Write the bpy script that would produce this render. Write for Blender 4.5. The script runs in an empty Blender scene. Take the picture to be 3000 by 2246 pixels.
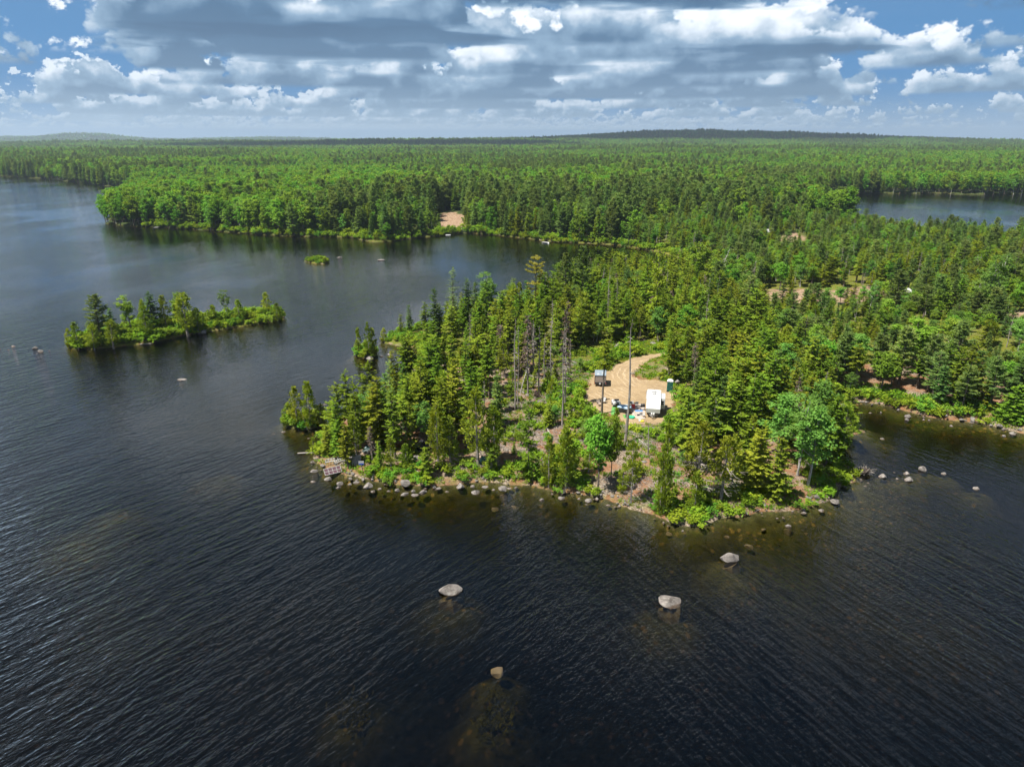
import bpy, math, random
import numpy as np
from mathutils import Vector

# ------------------------------------------------------------------ camera
SC = bpy.context.scene
CAM_H = 48.0
PITCH = math.radians(18.8)
FPX = 2080.0                      # focal length in pixels of a 3000 px wide frame
cam_d = bpy.data.cameras.new('camera')
cam_d.sensor_width = 36.0
cam_d.lens = 36.0 * FPX / 3000.0
cam_d.clip_start = 0.5
cam_d.clip_end = 60000.0
cam = bpy.data.objects.new('camera', cam_d)
SC.collection.objects.link(cam)
cam.location = (0, 0, CAM_H)
cam.rotation_euler = (math.pi / 2 - PITCH, 0, 0)
SC.camera = cam

# ------------------------------------------------------------------ sun, sky, exposure
SUN = Vector((-0.42, -0.20, 0.885)).normalized()      # towards the sun
sun_d = bpy.data.lights.new('sun', 'SUN')
sun_d.energy = 5.0
sun_d.angle = math.radians(0.5)
sun_d.color = (1.0, 0.95, 0.86)
sun = bpy.data.objects.new('sun', sun_d)
SC.collection.objects.link(sun)
sun.rotation_euler = SUN.to_track_quat('Z', 'Y').to_euler()
sun.location = SUN * 300

SC.view_settings.view_transform = 'Standard'
SC.view_settings.look = 'None'
SC.view_settings.exposure = 0.95
SC.view_settings.gamma = 1.0
SC.view_settings.use_curve_mapping = False
SC.cycles.use_denoising = True
SC.cycles.use_adaptive_sampling = True
SC.cycles.adaptive_threshold = 0.02
SC.cycles.adaptive_min_samples = 16
SC.cycles.max_bounces = 6
SC.cycles.diffuse_bounces = 2
SC.cycles.glossy_bounces = 2
SC.cycles.transmission_bounces = 2
SC.cycles.transparent_max_bounces = 6
SC.cycles.volume_bounces = 0
SC.cycles.caustics_reflective = False
SC.cycles.caustics_refractive = False


class NT:
    """Small helper for writing node trees as expressions."""
    def __init__(s, tree):
        s.t = tree; s.n = tree.nodes; s.l = tree.links
    def new(s, kind, **kw):
        nd = s.n.new(kind)
        for k, v in kw.items():
            setattr(nd, k, v)
        return nd
    def put(s, sock, v):
        if v is None:
            return
        if hasattr(v, 'is_output') or isinstance(v, bpy.types.NodeSocket):
            s.l.new(v, sock)
        else:
            sock.default_value = v
    def math(s, op, a, b=None, c=None, clamp=False):
        nd = s.new('ShaderNodeMath', operation=op, use_clamp=clamp)
        for i, v in enumerate((a, b, c)):
            s.put(nd.inputs[i], v)
        return nd.outputs[0]
    def vmath(s, op, a, b=None, scale=None):
        nd = s.new('ShaderNodeVectorMath', operation=op)
        s.put(nd.inputs[0], a)
        s.put(nd.inputs[1], b)
        if scale is not None:
            s.put(nd.inputs['Scale'], scale)
        return nd.outputs['Value'] if op in ('LENGTH', 'DOT_PRODUCT', 'DISTANCE') else nd.outputs[0]
    def sep(s, v):
        nd = s.new('ShaderNodeSeparateXYZ'); s.put(nd.inputs[0], v)
        return nd.outputs
    def comb(s, x, y, z):
        nd = s.new('ShaderNodeCombineXYZ')
        for i, v in enumerate((x, y, z)):
            s.put(nd.inputs[i], v)
        return nd.outputs[0]
    def noise(s, vec, scale=1.0, detail=4.0, rough=0.55, lac=2.0, dist=0.0, color=False):
        nd = s.new('ShaderNodeTexNoise')
        s.put(nd.inputs['Vector'], vec)
        nd.inputs['Scale'].default_value = scale
        nd.inputs['Detail'].default_value = detail
        nd.inputs['Roughness'].default_value = rough
        nd.inputs['Lacunarity'].default_value = lac
        nd.inputs['Distortion'].default_value = dist
        return nd.outputs['Color' if color else 'Fac']
    def mixc(s, f, a, b, blend='MIX'):
        nd = s.new('ShaderNodeMix', data_type='RGBA', blend_type=blend)
        s.put(nd.inputs[0], f)
        for i, v in ((6, a), (7, b)):
            if isinstance(v, (tuple, list)):
                v = tuple(v) + (1.0,) if len(v) == 3 else tuple(v)
            s.put(nd.inputs[i], v)
        return nd.outputs[2]
    def mapr(s, v, a, b, c=0.0, d=1.0, smooth=True):
        nd = s.new('ShaderNodeMapRange', interpolation_type='SMOOTHSTEP' if smooth else 'LINEAR')
        for i, x in enumerate((v, a, b, c, d)):
            s.put(nd.inputs[i], x)
        return nd.outputs[0]


def build_world():
    w = bpy.data.worlds.new('World')
    SC.world = w
    w.use_nodes = True
    w.cycles.sampling_method = 'NONE'
    t = NT(w.node_tree)
    t.n.clear()
    out = t.new('ShaderNodeOutputWorld')
    bg = t.new('ShaderNodeBackground')
    bg.inputs['Strength'].default_value = 0.10
    t.l.new(bg.outputs[0], out.inputs[0])
    sky = t.new('ShaderNodeTexSky', sky_type='NISHITA')
    sky.sun_disc = False
    sky.sun_elevation = math.asin(SUN.z)
    sky.sun_rotation = math.atan2(SUN.x, SUN.y)
    sky.altitude = 100.0
    sky.air_density = 1.0
    sky.dust_density = 0.0
    sky.ozone_density = 4.0
    hs = t.new('ShaderNodeHueSaturation')
    hs.inputs['Saturation'].default_value = 0.85
    hs.inputs['Value'].default_value = 0.38
    t.l.new(sky.outputs[0], hs.inputs['Color'])
    skyc = hs.outputs[0]
    tc = t.new('ShaderNodeTexCoord')
    d = tc.outputs['Generated']
    dx, dy, dz = t.sep(d)
    zc = t.math('MAXIMUM', dz, 0.006)
    hl = t.math('MAXIMUM', t.math('SQRT', t.math('ADD', t.math('MULTIPLY', dx, dx), t.math('MULTIPLY', dy, dy))), 0.02)
    tan = t.math('DIVIDE', zc, hl)
    hd = t.vmath('SCALE', t.vmath('MULTIPLY', d, (1, 1, 0)), scale=t.math('DIVIDE', 1.0, hl))
    BASE, THICK = 1.15, 1.75                         # km
    # cover thins out towards the right of the view and at the far left
    az = t.math('DIVIDE', dx, t.math('MAXIMUM', t.math('ABSOLUTE', dy), 0.2))
    thin = t.math('MULTIPLY', t.mapr(az, 0.26, 0.55), 0.10)
    thin = t.math('ADD', thin, t.math('MULTIPLY', t.mapr(az, -0.52, -0.66), 0.09))
    # flat undersides on the condensation level
    db = t.math('MINIMUM', t.math('DIVIDE', BASE, tan), 90.0)
    pb = t.vmath('SCALE', hd, scale=db)
    qb = t.vmath('ADD', t.vmath('MULTIPLY', pb, (FR, FR, 0.0)), (CLX, CLY, 3.3))
    nb = t.noise(qb, 1.0, 6.0, 0.5)
    covb = t.noise(t.vmath('ADD', pb, (CVX, CVY, 0.0)), 0.11, 1.0, 0.5)
    thrb = t.math('ADD', t.math('ADD', TH, thin), t.math('MULTIPLY', covb, -CVA))
    thrb = t.math('SUBTRACT', thrb, t.mapr(tan, 0.2, 0.6, 0.0, 0.07))
    ex = t.math('SUBTRACT', nb, thrb)
    a = t.math('MULTIPLY', t.mapr(ex, 0.05, 0.15), t.mapr(tan, 0.06, 0.15, 0.0, 0.88))
    # undersides painted dark in view, brightened just above it for lake reflections, dimmed overhead
    lit = t.math('SUBTRACT', t.mapr(tan, 0.172, 0.25, 0.42, 1.05), t.math('MULTIPLY', ex, 2.7))
    lit = t.math('SUBTRACT', lit, t.mapr(tan, 0.35, 0.9, 0.0, 0.5))
    nb2 = t.noise(t.vmath('ADD', qb, (SUN.x * 0.16, SUN.y * 0.16, 0.10)), 1.0, 3.0, 0.5)
    lit = t.math('ADD', lit, t.math('MULTIPLY', t.math('SUBTRACT', nb, nb2), 3.2))
    lit = t.math('MINIMUM', t.math('MAXIMUM', lit, 0.03), 0.95)
    S = t.math('MULTIPLY', a, lit)
    T = t.math('SUBTRACT', 1.0, a)
    for D in SHELLS:
        hgt = t.math('MULTIPLY', tan, D)
        p = t.vmath('ADD', t.vmath('SCALE', hd, scale=D), t.comb(0.0, 0.0, hgt))
        fr = FR * (1.0 if D < 20 else 1.0 + (D - 20) * 0.05)
        q = t.vmath('ADD', t.vmath('MULTIPLY', p, (fr, fr, fr * 1.25)), (CLX, CLY, 3.3 - BASE * fr * 1.25))
        n = t.noise(q, 1.0, 6.0, 0.60)
        n2 = t.noise(t.vmath('ADD', q, (SUN.x * 0.16, SUN.y * 0.10, 0.15)), 1.0, 3.0, 0.5)
        cov = t.noise(t.vmath('ADD', t.vmath('SCALE', hd, scale=D), (CVX, CVY, 0.0)), 0.11, 0.0, 0.5)
        thr = t.math('ADD', t.math('ADD', TH, thin), t.math('MULTIPLY', cov, -CVA))
        thr = t.math('SUBTRACT', thr, 0.035 if D > 11 else 0.012)
        u = t.math('DIVIDE', t.math('SUBTRACT', hgt, BASE), THICK)          # 0 at the base, 1 at the crown
        uc = t.math('MINIMUM', t.math('MAXIMUM', u, 0.0), 2.0)
        thr = t.math('ADD', thr, t.math('MULTIPLY', t.math('POWER', uc, 1.4), 0.22))
        a = t.math('MULTIPLY', t.mapr(t.math('SUBTRACT', n, thr), 0.0, 0.026), t.mapr(u, -0.02, 0.05))
        lit = t.math('ADD', t.math('MULTIPLY', uc, 1.8), 0.20)
        lit = t.math('ADD', lit, t.math('MULTIPLY', t.math('SUBTRACT', n, n2), 5.4))
        lit = t.math('SUBTRACT', lit, t.math('MULTIPLY', t.math('SUBTRACT', n, thr), 1.6))
        lit = t.math('MINIMUM', t.math('MAXIMUM', lit, 0.05), 1.0)
        if D < 5:
            lit = t.math('ADD', lit, 0.12)  # nearest row, above the view, brightened for the lake reflections
        # far rows pale and blue with distance
        w = math.exp(-D / 34.0)
        lit = t.math('ADD', t.math('MULTIPLY', lit, w), 0.55 * (1 - w))
        S = t.math('ADD', S, t.math('MULTIPLY', t.math('MULTIPLY', T, a), lit))
        T = t.math('MULTIPLY', T, t.math('SUBTRACT', 1.0, a))
    A = t.math('SUBTRACT', 1.0, T)
    shade = t.math('DIVIDE', S, t.math('MAXIMUM', A, 0.001), clamp=True)
    ramp = t.new('ShaderNodeValToRGB')
    t.l.new(shade, ramp.inputs[0])
    cr = ramp.color_ramp
    cr.elements[0].position = 0.0; cr.elements[0].color = (0.016, 0.062, 0.140, 1)
    cr.elements[1].position = 1.0; cr.elements[1].color = (0.98, 0.97, 0.96, 1)
    for pos, col in ((0.25, (0.042, 0.112, 0.210, 1)), (0.50, (0.185, 0.290, 0.410, 1)), (0.74, (0.60, 0.66, 0.73, 1))):
        e = cr.elements.new(pos); e.color = col
    cloud = t.vmath('SCALE', ramp.outputs[0], scale=7.9)
    far = t.math('SUBTRACT', 1.0, t.math('POWER', 2.718, t.math('DIVIDE', -0.030, tan)))
    cloud = t.mixc(t.math('MULTIPLY', far, 0.60), cloud, (2.6, 3.35, 4.1))
    skyh = t.mixc(t.math('MULTIPLY', t.mapr(tan, 0.30, 0.10), 0.88), skyc, (0.36, 1.40, 3.05))
    skyh = t.mixc(t.math('MULTIPLY', t.mapr(tan, 0.07, 0.0), 0.85), skyh, (1.9, 2.75, 3.7))
    full = t.mixc(A, skyh, cloud)
    t.l.new(full, bg.inputs['Color'])
FR, TH, CVA = 0.40, 0.575, 0.30
CVX, CVY = 31.7, 4.2
SHELLS = (4.2, 6.3, 7.3, 8.5, 10.0, 12.0, 14.5, 18.0, 22.5, 29.0, 39.0, 54.0, 78.0)
CLX, CLY = 21.1, 3.7
build_world()

# ------------------------------------------------------------------ helpers
CP, SP = math.cos(PITCH), math.sin(PITCH)
K = 3000.0 / 2212.0


def px(x, y, z=0.0):
    """World point at height z that stands at pixel (x, y) of the 3000 px wide photograph."""
    a = (x - 1500.0) / FPX
    b = (1123.0 - y) / FPX
    vx, vy, vz = a, CP + b * SP, -SP + b * CP
    s = (z - CAM_H) / vz
    return (vx * s, vy * s)


def pd(x, y, z=0.0):
    return px(x * K, y * K, z)


def top_z(Y, y):
    """Height of the point above ground distance Y that shows at pixel row y."""
    k = (1123.0 - y) / FPX
    return CAM_H + Y * (k * CP - SP) / (CP + k * SP)


def seg_dist(px_, py_, poly, closed=True):
    d2 = np.full(px_.shape, 1e18)
    n = len(poly)
    for i in range(n if closed else n - 1):
        ax, ay = poly[i]; bx, by = poly[(i + 1) % n]
        ex, ey = bx - ax, by - ay
        L = ex * ex + ey * ey + 1e-12
        t = np.clip(((px_ - ax) * ex + (py_ - ay) * ey) / L, 0, 1)
        dx, dy = px_ - ax - t * ex, py_ - ay - t * ey
        np.minimum(d2, dx * dx + dy * dy, out=d2)
    return np.sqrt(d2)


def inside(px_, py_, poly):
    r = np.zeros(px_.shape, bool)
    n = len(poly)
    for i in range(n):
        ax, ay = poly[i]; bx, by = poly[(i + 1) % n]
        if ay == by:
            continue
        c = ((ay > py_) != (by > py_)) & (px_ < (bx - ax) * (py_ - ay) / (by - ay) + ax)
        r ^= c
    return r


def sdf(px_, py_, poly):
    d = seg_dist(px_, py_, poly)
    return np.where(inside(px_, py_, poly), d, -d)


def vnoise(x, y, seed=0):
    """Smooth value noise on arrays."""
    xi = np.floor(x).astype(np.int64); yi = np.floor(y).astype(np.int64)
    fx = x - xi; fy = y - yi
    fx = fx * fx * (3 - 2 * fx); fy = fy * fy * (3 - 2 * fy)
    def h(a, b):
        n = (a * 374761393 + b * 668265263 + seed * 974711) & 0x7fffffff
        n = ((n ^ (n >> 13)) * 1274126177) & 0x7fffffff
        return ((n ^ (n >> 16)) & 0xffff) / 65535.0
    return (h(xi, yi) * (1 - fx) + h(xi + 1, yi) * fx) * (1 - fy) + (h(xi, yi + 1) * (1 - fx) + h(xi + 1, yi + 1) * fx) * fy


def fbm(x, y, seed=0, o=4):
    r = 0; a = 0.5
    for i in range(o):
        r = r + a * vnoise(x, y, seed + i * 17); x = x * 2.03; y = y * 2.03; a *= 0.5
    return r


def mesh_np(name, verts, quads=None, tris=None, mats=(), mat_idx=None, smooth=False):
    me = bpy.data.meshes.new(name)
    verts = np.asarray(verts, np.float32)
    me.vertices.add(len(verts))
    me.vertices.foreach_set('co', verts.ravel())
    parts = []; sizes = []
    if quads is not None and len(quads):
        q = np.asarray(quads, np.int32); parts.append(q.ravel()); sizes.append(np.full(len(q), 4, np.int32))
    if tris is not None and len(tris):
        q = np.asarray(tris, np.int32); parts.append(q.ravel()); sizes.append(np.full(len(q), 3, np.int32))
    if parts:
        li = np.concatenate(parts); sz = np.concatenate(sizes)
        me.loops.add(len(li)); me.loops.foreach_set('vertex_index', li)
        me.polygons.add(len(sz))
        st = np.concatenate([[0], np.cumsum(sz)[:-1]]).astype(np.int32)
        me.polygons.foreach_set('loop_start', st)
        if mat_idx is not None:
            me.polygons.foreach_set('material_index', np.asarray(mat_idx, np.int32))
        me.polygons.foreach_set('use_smooth', np.full(len(sz), smooth))
    me.update(calc_edges=True)
    for m in mats:
        me.materials.append(m)
    return me


class MB:
    """Collects simple solids into one mesh."""
    def __init__(s):
        s.v = []; s.f = []; s.m = []
    def add(s, verts, faces, mi=0):
        o = len(s.v)
        s.v += [tuple(map(float, p)) for p in verts]
        for f in faces:
            s.f.append(tuple(i + o for i in f)); s.m.append(mi)
        return s
    def box(s, x0, x1, y0, y1, z0, z1, mi=0, bev=0.0):
        if bev <= 0:
            v = [(x, y, z) for z in (z0, z1) for y in (y0, y1) for x in (x0, x1)]
            return s.add(v, [(0, 2, 3, 1), (4, 5, 7, 6), (0, 1, 5, 4), (2, 6, 7, 3), (0, 4, 6, 2), (1, 3, 7, 5)], mi)
        b = bev
        prof = [(x0 + b, y0), (x1 - b, y0), (x1, y0 + b), (x1, y1 - b), (x1 - b, y1), (x0 + b, y1), (x0, y1 - b), (x0, y0 + b)]
        inn = [(min(max(x, x0 + b), x1 - b), min(max(y, y0 + b), y1 - b)) for x, y in prof]
        v = [(x, y, z0) for x, y in prof] + [(x, y, z1 - b) for x, y in prof] + [(x, y, z1) for x, y in inn]
        f = [tuple(range(7, -1, -1))] + [(i, (i + 1) % 8, 8 + (i + 1) % 8, 8 + i) for i in range(8)]
        f += [(8 + i, 8 + (i + 1) % 8, 16 + (i + 1) % 8, 16 + i) for i in range(8)] + [tuple(range(16, 24))]
        return s.add(v, f, mi)
    def prism(s, prof, x0, x1, mi=0):
        """Profile of (y, z) points, counter-clockwise seen from +x, drawn out along x."""
        n = len(prof)
        v = [(x0, y, z) for y, z in prof] + [(x1, y, z) for y, z in prof]
        f = [tuple(range(n - 1, -1, -1)), tuple(range(n, 2 * n))]
        f += [(i, (i + 1) % n, n + (i + 1) % n, n + i) for i in range(n)]
        return s.add(v, f, mi)
    def tube(s, pts, rad, sides=6, mi=0, cap=True):
        pts = [Vector(p) for p in pts]
        n = len(pts); o = len(s.v)
        ref = Vector((0.31, 0.17, 0.93))
        for i, p in enumerate(pts):
            d = (pts[min(i + 1, n - 1)] - pts[max(i - 1, 0)]).normalized()
            a = d.cross(ref)
            if a.length < 1e-3:
                a = d.cross(Vector((1, 0, 0)))
            a.normalize(); b = d.cross(a)
            r = rad[i] if hasattr(rad, '__len__') else rad
            for k in range(sides):
                t = 2 * math.pi * k / sides
                q = p + a * (math.cos(t) * r) + b * (math.sin(t) * r)
                s.v.append((q.x, q.y, q.z))
        for i in range(n - 1):
            for k in range(sides):
                k2 = (k + 1) % sides
                s.f.append((o + i * sides + k, o + i * sides + k2, o + (i + 1) * sides + k2, o + (i + 1) * sides + k)); s.m.append(mi)
        if cap:
            s.f.append(tuple(o + k for k in range(sides - 1, -1, -1))); s.m.append(mi)
            s.f.append(tuple(o + (n - 1) * sides + k for k in range(sides))); s.m.append(mi)
        return s
    def bar(s, a, b, w, mi=0):
        return s.tube([a, b], w * 0.7071, 4, mi)
    def mesh(s, name, mats, smooth=False):
        me = bpy.data.meshes.new(name)
        me.from_pydata(s.v, [], s.f)
        for m in (mats if isinstance(mats, (list, tuple)) else [mats]):
            me.materials.append(m)
        me.polygons.foreach_set('material_index', s.m)
        me.polygons.foreach_set('use_smooth', [smooth] * len(s.f))
        me.update()
        return me
    def build(s, name, mats, parent=None, smooth=False):
        return link(name, s.mesh(name, mats, smooth), parent)


COL = SC.collection


def link(name, data, parent=None):
    o = bpy.data.objects.new(name, data)
    COL.objects.link(o)
    if parent is not None:
        o.parent = parent
    return o


def tag(o, label=None, cat=None, group=None, kind=None):
    if label: o['label'] = label
    if cat: o['category'] = cat
    if group: o['group'] = group
    if kind: o['kind'] = kind
    return o


def thing(name, label, cat, loc=(0, 0, 0), rz=0.0, group=None):
    o = bpy.data.objects.new(name, None)
    COL.objects.link(o)
    o.location = loc; o.rotation_euler = (0, 0, rz)
    o.empty_display_size = 0.3
    return tag(o, label, cat, group)


def lin(r, g, b):
    f = lambda c: ((c / 255 + 0.055) / 1.055) ** 2.4 if c > 10 else c / 255 / 12.92
    return (f(r), f(g), f(b))


# ------------------------------------------------------------------ materials
def new_mat(name):
    m = bpy.data.materials.new(name)
    m.use_nodes = True
    t = NT(m.node_tree)
    t.n.clear()
    o = t.new('ShaderNodeOutputMaterial')
    return m, t, o


def mat_plain(name, col, rough=0.6, metal=0.0, var=0.12, scale=3.0, dirt=0.0, bump=0.0):
    m, t, o = new_mat(name)
    b = t.new('ShaderNodeBsdfPrincipled')
    tc = t.new('ShaderNodeTexCoord')
    n = t.noise(tc.outputs['Object'], scale, 5.0, 0.6)
    c1 = tuple(max(0, c * (1 - var)) for c in col); c2 = tuple(min(1, c * (1 + var)) for c in col)
    c = t.mixc(n, c1, c2)
    if dirt:
        n2 = t.noise(tc.outputs['Object'], scale * 0.6, 6.0, 0.7)
        c = t.mixc(t.math('MULTIPLY', t.mapr(n2, 0.5, 0.72), dirt), c, (0.16, 0.13, 0.10))
    t.l.new(c, b.inputs['Base Color'])
    b.inputs['Roughness'].default_value = rough
    b.inputs['Metallic'].default_value = metal
    if bump:
        bp = t.new('ShaderNodeBump'); bp.inputs['Strength'].default_value = 1.0; bp.inputs['Distance'].default_value = bump
        t.l.new(n, bp.inputs['Height']); t.l.new(bp.outputs[0], b.inputs['Normal'])
    t.l.new(b.outputs[0], o.inputs[0])
    return m


def mat_leaf(name, col, tint=None, trans=0.30, hv=0.035, vv=0.55):
    """Leaves or needles: diffuse with light coming through, each tree its own shade."""
    m, t, o = new_mat(name)
    oi = t.new('ShaderNodeObjectInfo')
    g = t.new('ShaderNodeNewGeometry')
    n = t.noise(g.outputs['Position'], 0.9, 3.0, 0.6)
    rnd = oi.outputs['Random']
    hs = t.new('ShaderNodeHueSaturation')
    tint = tint or tuple(c * 1.0 for c in col)
    base = t.mixc(t.mapr(n, 0.35, 0.68), col, tint)
    t.l.new(base, hs.inputs['Color'])
    t.put(hs.inputs['Hue'], t.math('ADD', 0.5 - hv * 0.28, t.math('MULTIPLY', rnd, hv)))
    r2 = t.math('FRACT', t.math('MULTIPLY', rnd, 37.3))
    t.put(hs.inputs['Value'], t.math('ADD', 1.0 - vv / 2, t.math('MULTIPLY', r2, vv)))
    d = t.new('ShaderNodeBsdfDiffuse'); tr = t.new('ShaderNodeBsdfTranslucent')
    t.l.new(hs.outputs[0], d.inputs[0])
    y = t.mixc(1.0, hs.outputs[0], (1.08, 1.12, 0.5), 'MULTIPLY')
    t.l.new(y, tr.inputs[0])
    mx = t.new('ShaderNodeMixShader'); mx.inputs[0].default_value = trans
    t.l.new(d.outputs[0], mx.inputs[1]); t.l.new(tr.outputs[0], mx.inputs[2])
    t.l.new(mx.outputs[0], o.inputs[0])
    return m


def mat_bark(name, c1, c2, scale=4.0):
    m, t, o = new_mat(name)
    d = t.new('ShaderNodeBsdfDiffuse')
    tc = t.new('ShaderNodeTexCoord')
    n = t.noise(t.vmath('MULTIPLY', tc.outputs['Object'], (1, 1, 0.35)), scale, 5.0, 0.65)
    t.l.new(t.mixc(t.mapr(n, 0.3, 0.7), c1, c2), d.inputs[0])
    t.l.new(d.outputs[0], o.inputs[0])
    return m


def mat_rock(name, col, col2, lichen=0.35):
    m, t, o = new_mat(name)
    b = t.new('ShaderNodeBsdfPrincipled')
    tc = t.new('ShaderNodeTexCoord'); g = t.new('ShaderNodeNewGeometry'); oi = t.new('ShaderNodeObjectInfo')
    p = t.vmath('ADD', tc.outputs['Object'], t.comb(t.math('MULTIPLY', oi.outputs['Random'], 91.0), 0.0, 0.0))
    n = t.noise(p, 2.3, 8.0, 0.68)
    c = t.mixc(t.mapr(n, 0.33, 0.66), col, col2)
    n2 = t.noise(p, 9.0, 4.0, 0.6)
    c = t.mixc(t.math('MULTIPLY', t.mapr(n2, 0.52, 0.62), lichen), c, (0.30, 0.29, 0.25))
    n3 = t.noise(p, 5.0, 5.0, 0.7)
    c = t.mixc(t.math('MULTIPLY', t.mapr(n3, 0.60, 0.72), 0.6), c, (0.055, 0.05, 0.045))
    # wet, stained foot at the water line
    z = t.sep(g.outputs['Position'])[2]
    wet = t.mapr(t.math('ADD', z, t.math('MULTIPLY', n, 0.16)), 0.20, 0.06)
    c = t.mixc(t.math('MULTIPLY', wet, 0.75), c, (0.075, 0.045, 0.022))
    t.l.new(c, b.inputs['Base Color'])
    b.inputs['Roughness'].default_value = 0.85
    bp = t.new('ShaderNodeBump'); bp.inputs['Distance'].default_value = 0.09
    t.l.new(n, bp.inputs['Height']); t.l.new(bp.outputs[0], b.inputs['Normal'])
    t.l.new(b.outputs[0], o.inputs[0])
    return m


def build_ground_mat():
    m, t, o = new_mat('ground')
    b = t.new('ShaderNodeBsdfPrincipled')
    g = t.new('ShaderNodeNewGeometry')
    P = g.outputs['Position']
    x, y, z = t.sep(P)
    n1 = t.noise(P, 0.22, 5.0, 0.6)
    n2 = t.noise(P, 0.9, 6.0, 0.65)
    n3 = t.noise(P, 4.0, 5.0, 0.7)
    needles = t.mixc(t.mapr(n2, 0.35, 0.65), (0.20, 0.095, 0.048), (0.27, 0.165, 0.095))
    slash = t.mixc(t.mapr(n3, 0.4, 0.62), (0.115, 0.085, 0.060), (0.36, 0.29, 0.22))
    c = t.mixc(t.mapr(n1, 0.42, 0.58), needles, slash)
    moss = t.mixc(t.mapr(n3, 0.35, 0.65), (0.070, 0.085, 0.012), (0.17, 0.19, 0.025))
    att = t.new('ShaderNodeAttribute'); att.attribute_name = 'green'
    gm = t.math('ADD', t.math('MULTIPLY', t.math('SUBTRACT', n2, 0.5), 2.4), t.math('SUBTRACT', t.math('MULTIPLY', att.outputs['Fac'], 1.6), 0.55), clamp=True)
    c = t.mixc(gm, c, moss)
    sand = t.new('ShaderNodeAttribute'); sand.attribute_name = 'sand'
    c = t.mixc(sand.outputs['Fac'], c, t.mixc(t.mapr(n2, 0.35, 0.65), (0.20, 0.115, 0.07), (0.36, 0.27, 0.185)))
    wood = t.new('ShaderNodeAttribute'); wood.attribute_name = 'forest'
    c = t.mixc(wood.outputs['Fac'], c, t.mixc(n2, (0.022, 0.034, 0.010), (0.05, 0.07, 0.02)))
    # lake bed: brown silt and stones
    vo = t.new('ShaderNodeTexVoronoi', feature='F1'); t.l.new(t.vmath('MULTIPLY', P, (1, 1, 0.2)), vo.inputs['Vector']); vo.inputs['Scale'].default_value = 1.15
    cell = t.new('ShaderNodeSeparateColor'); t.l.new(vo.outputs['Color'], cell.inputs[0])
    st = t.math('MULTIPLY', t.mapr(vo.outputs['Distance'], 0.42, 0.2), t.mapr(cell.outputs[0], 0.35, 0.6))
    bed = t.mixc(t.mapr(n2, 0.3, 0.7), (0.032, 0.033, 0.013), (0.085, 0.080, 0.029))
    bed = t.mixc(t.math('MULTIPLY', st, t.mapr(n1, 0.40, 0.56)), bed, t.mixc(cell.outputs[1], (0.13, 0.09, 0.03), (0.26, 0.18, 0.065)))
    c = t.mixc(t.mapr(z, 0.10, -0.03), c, bed)
    t.l.new(c, b.inputs['Base Color'])
    b.inputs['Roughness'].default_value = 0.95
    b.inputs['Specular IOR Level'].default_value = 0.1
    bp = t.new('ShaderNodeBump'); bp.inputs['Distance'].default_value = 0.25
    t.l.new(n3, bp.inputs['Height']); t.l.new(bp.outputs[0], b.inputs['Normal'])
    t.l.new(b.outputs[0], o.inputs[0])
    return m


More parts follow.
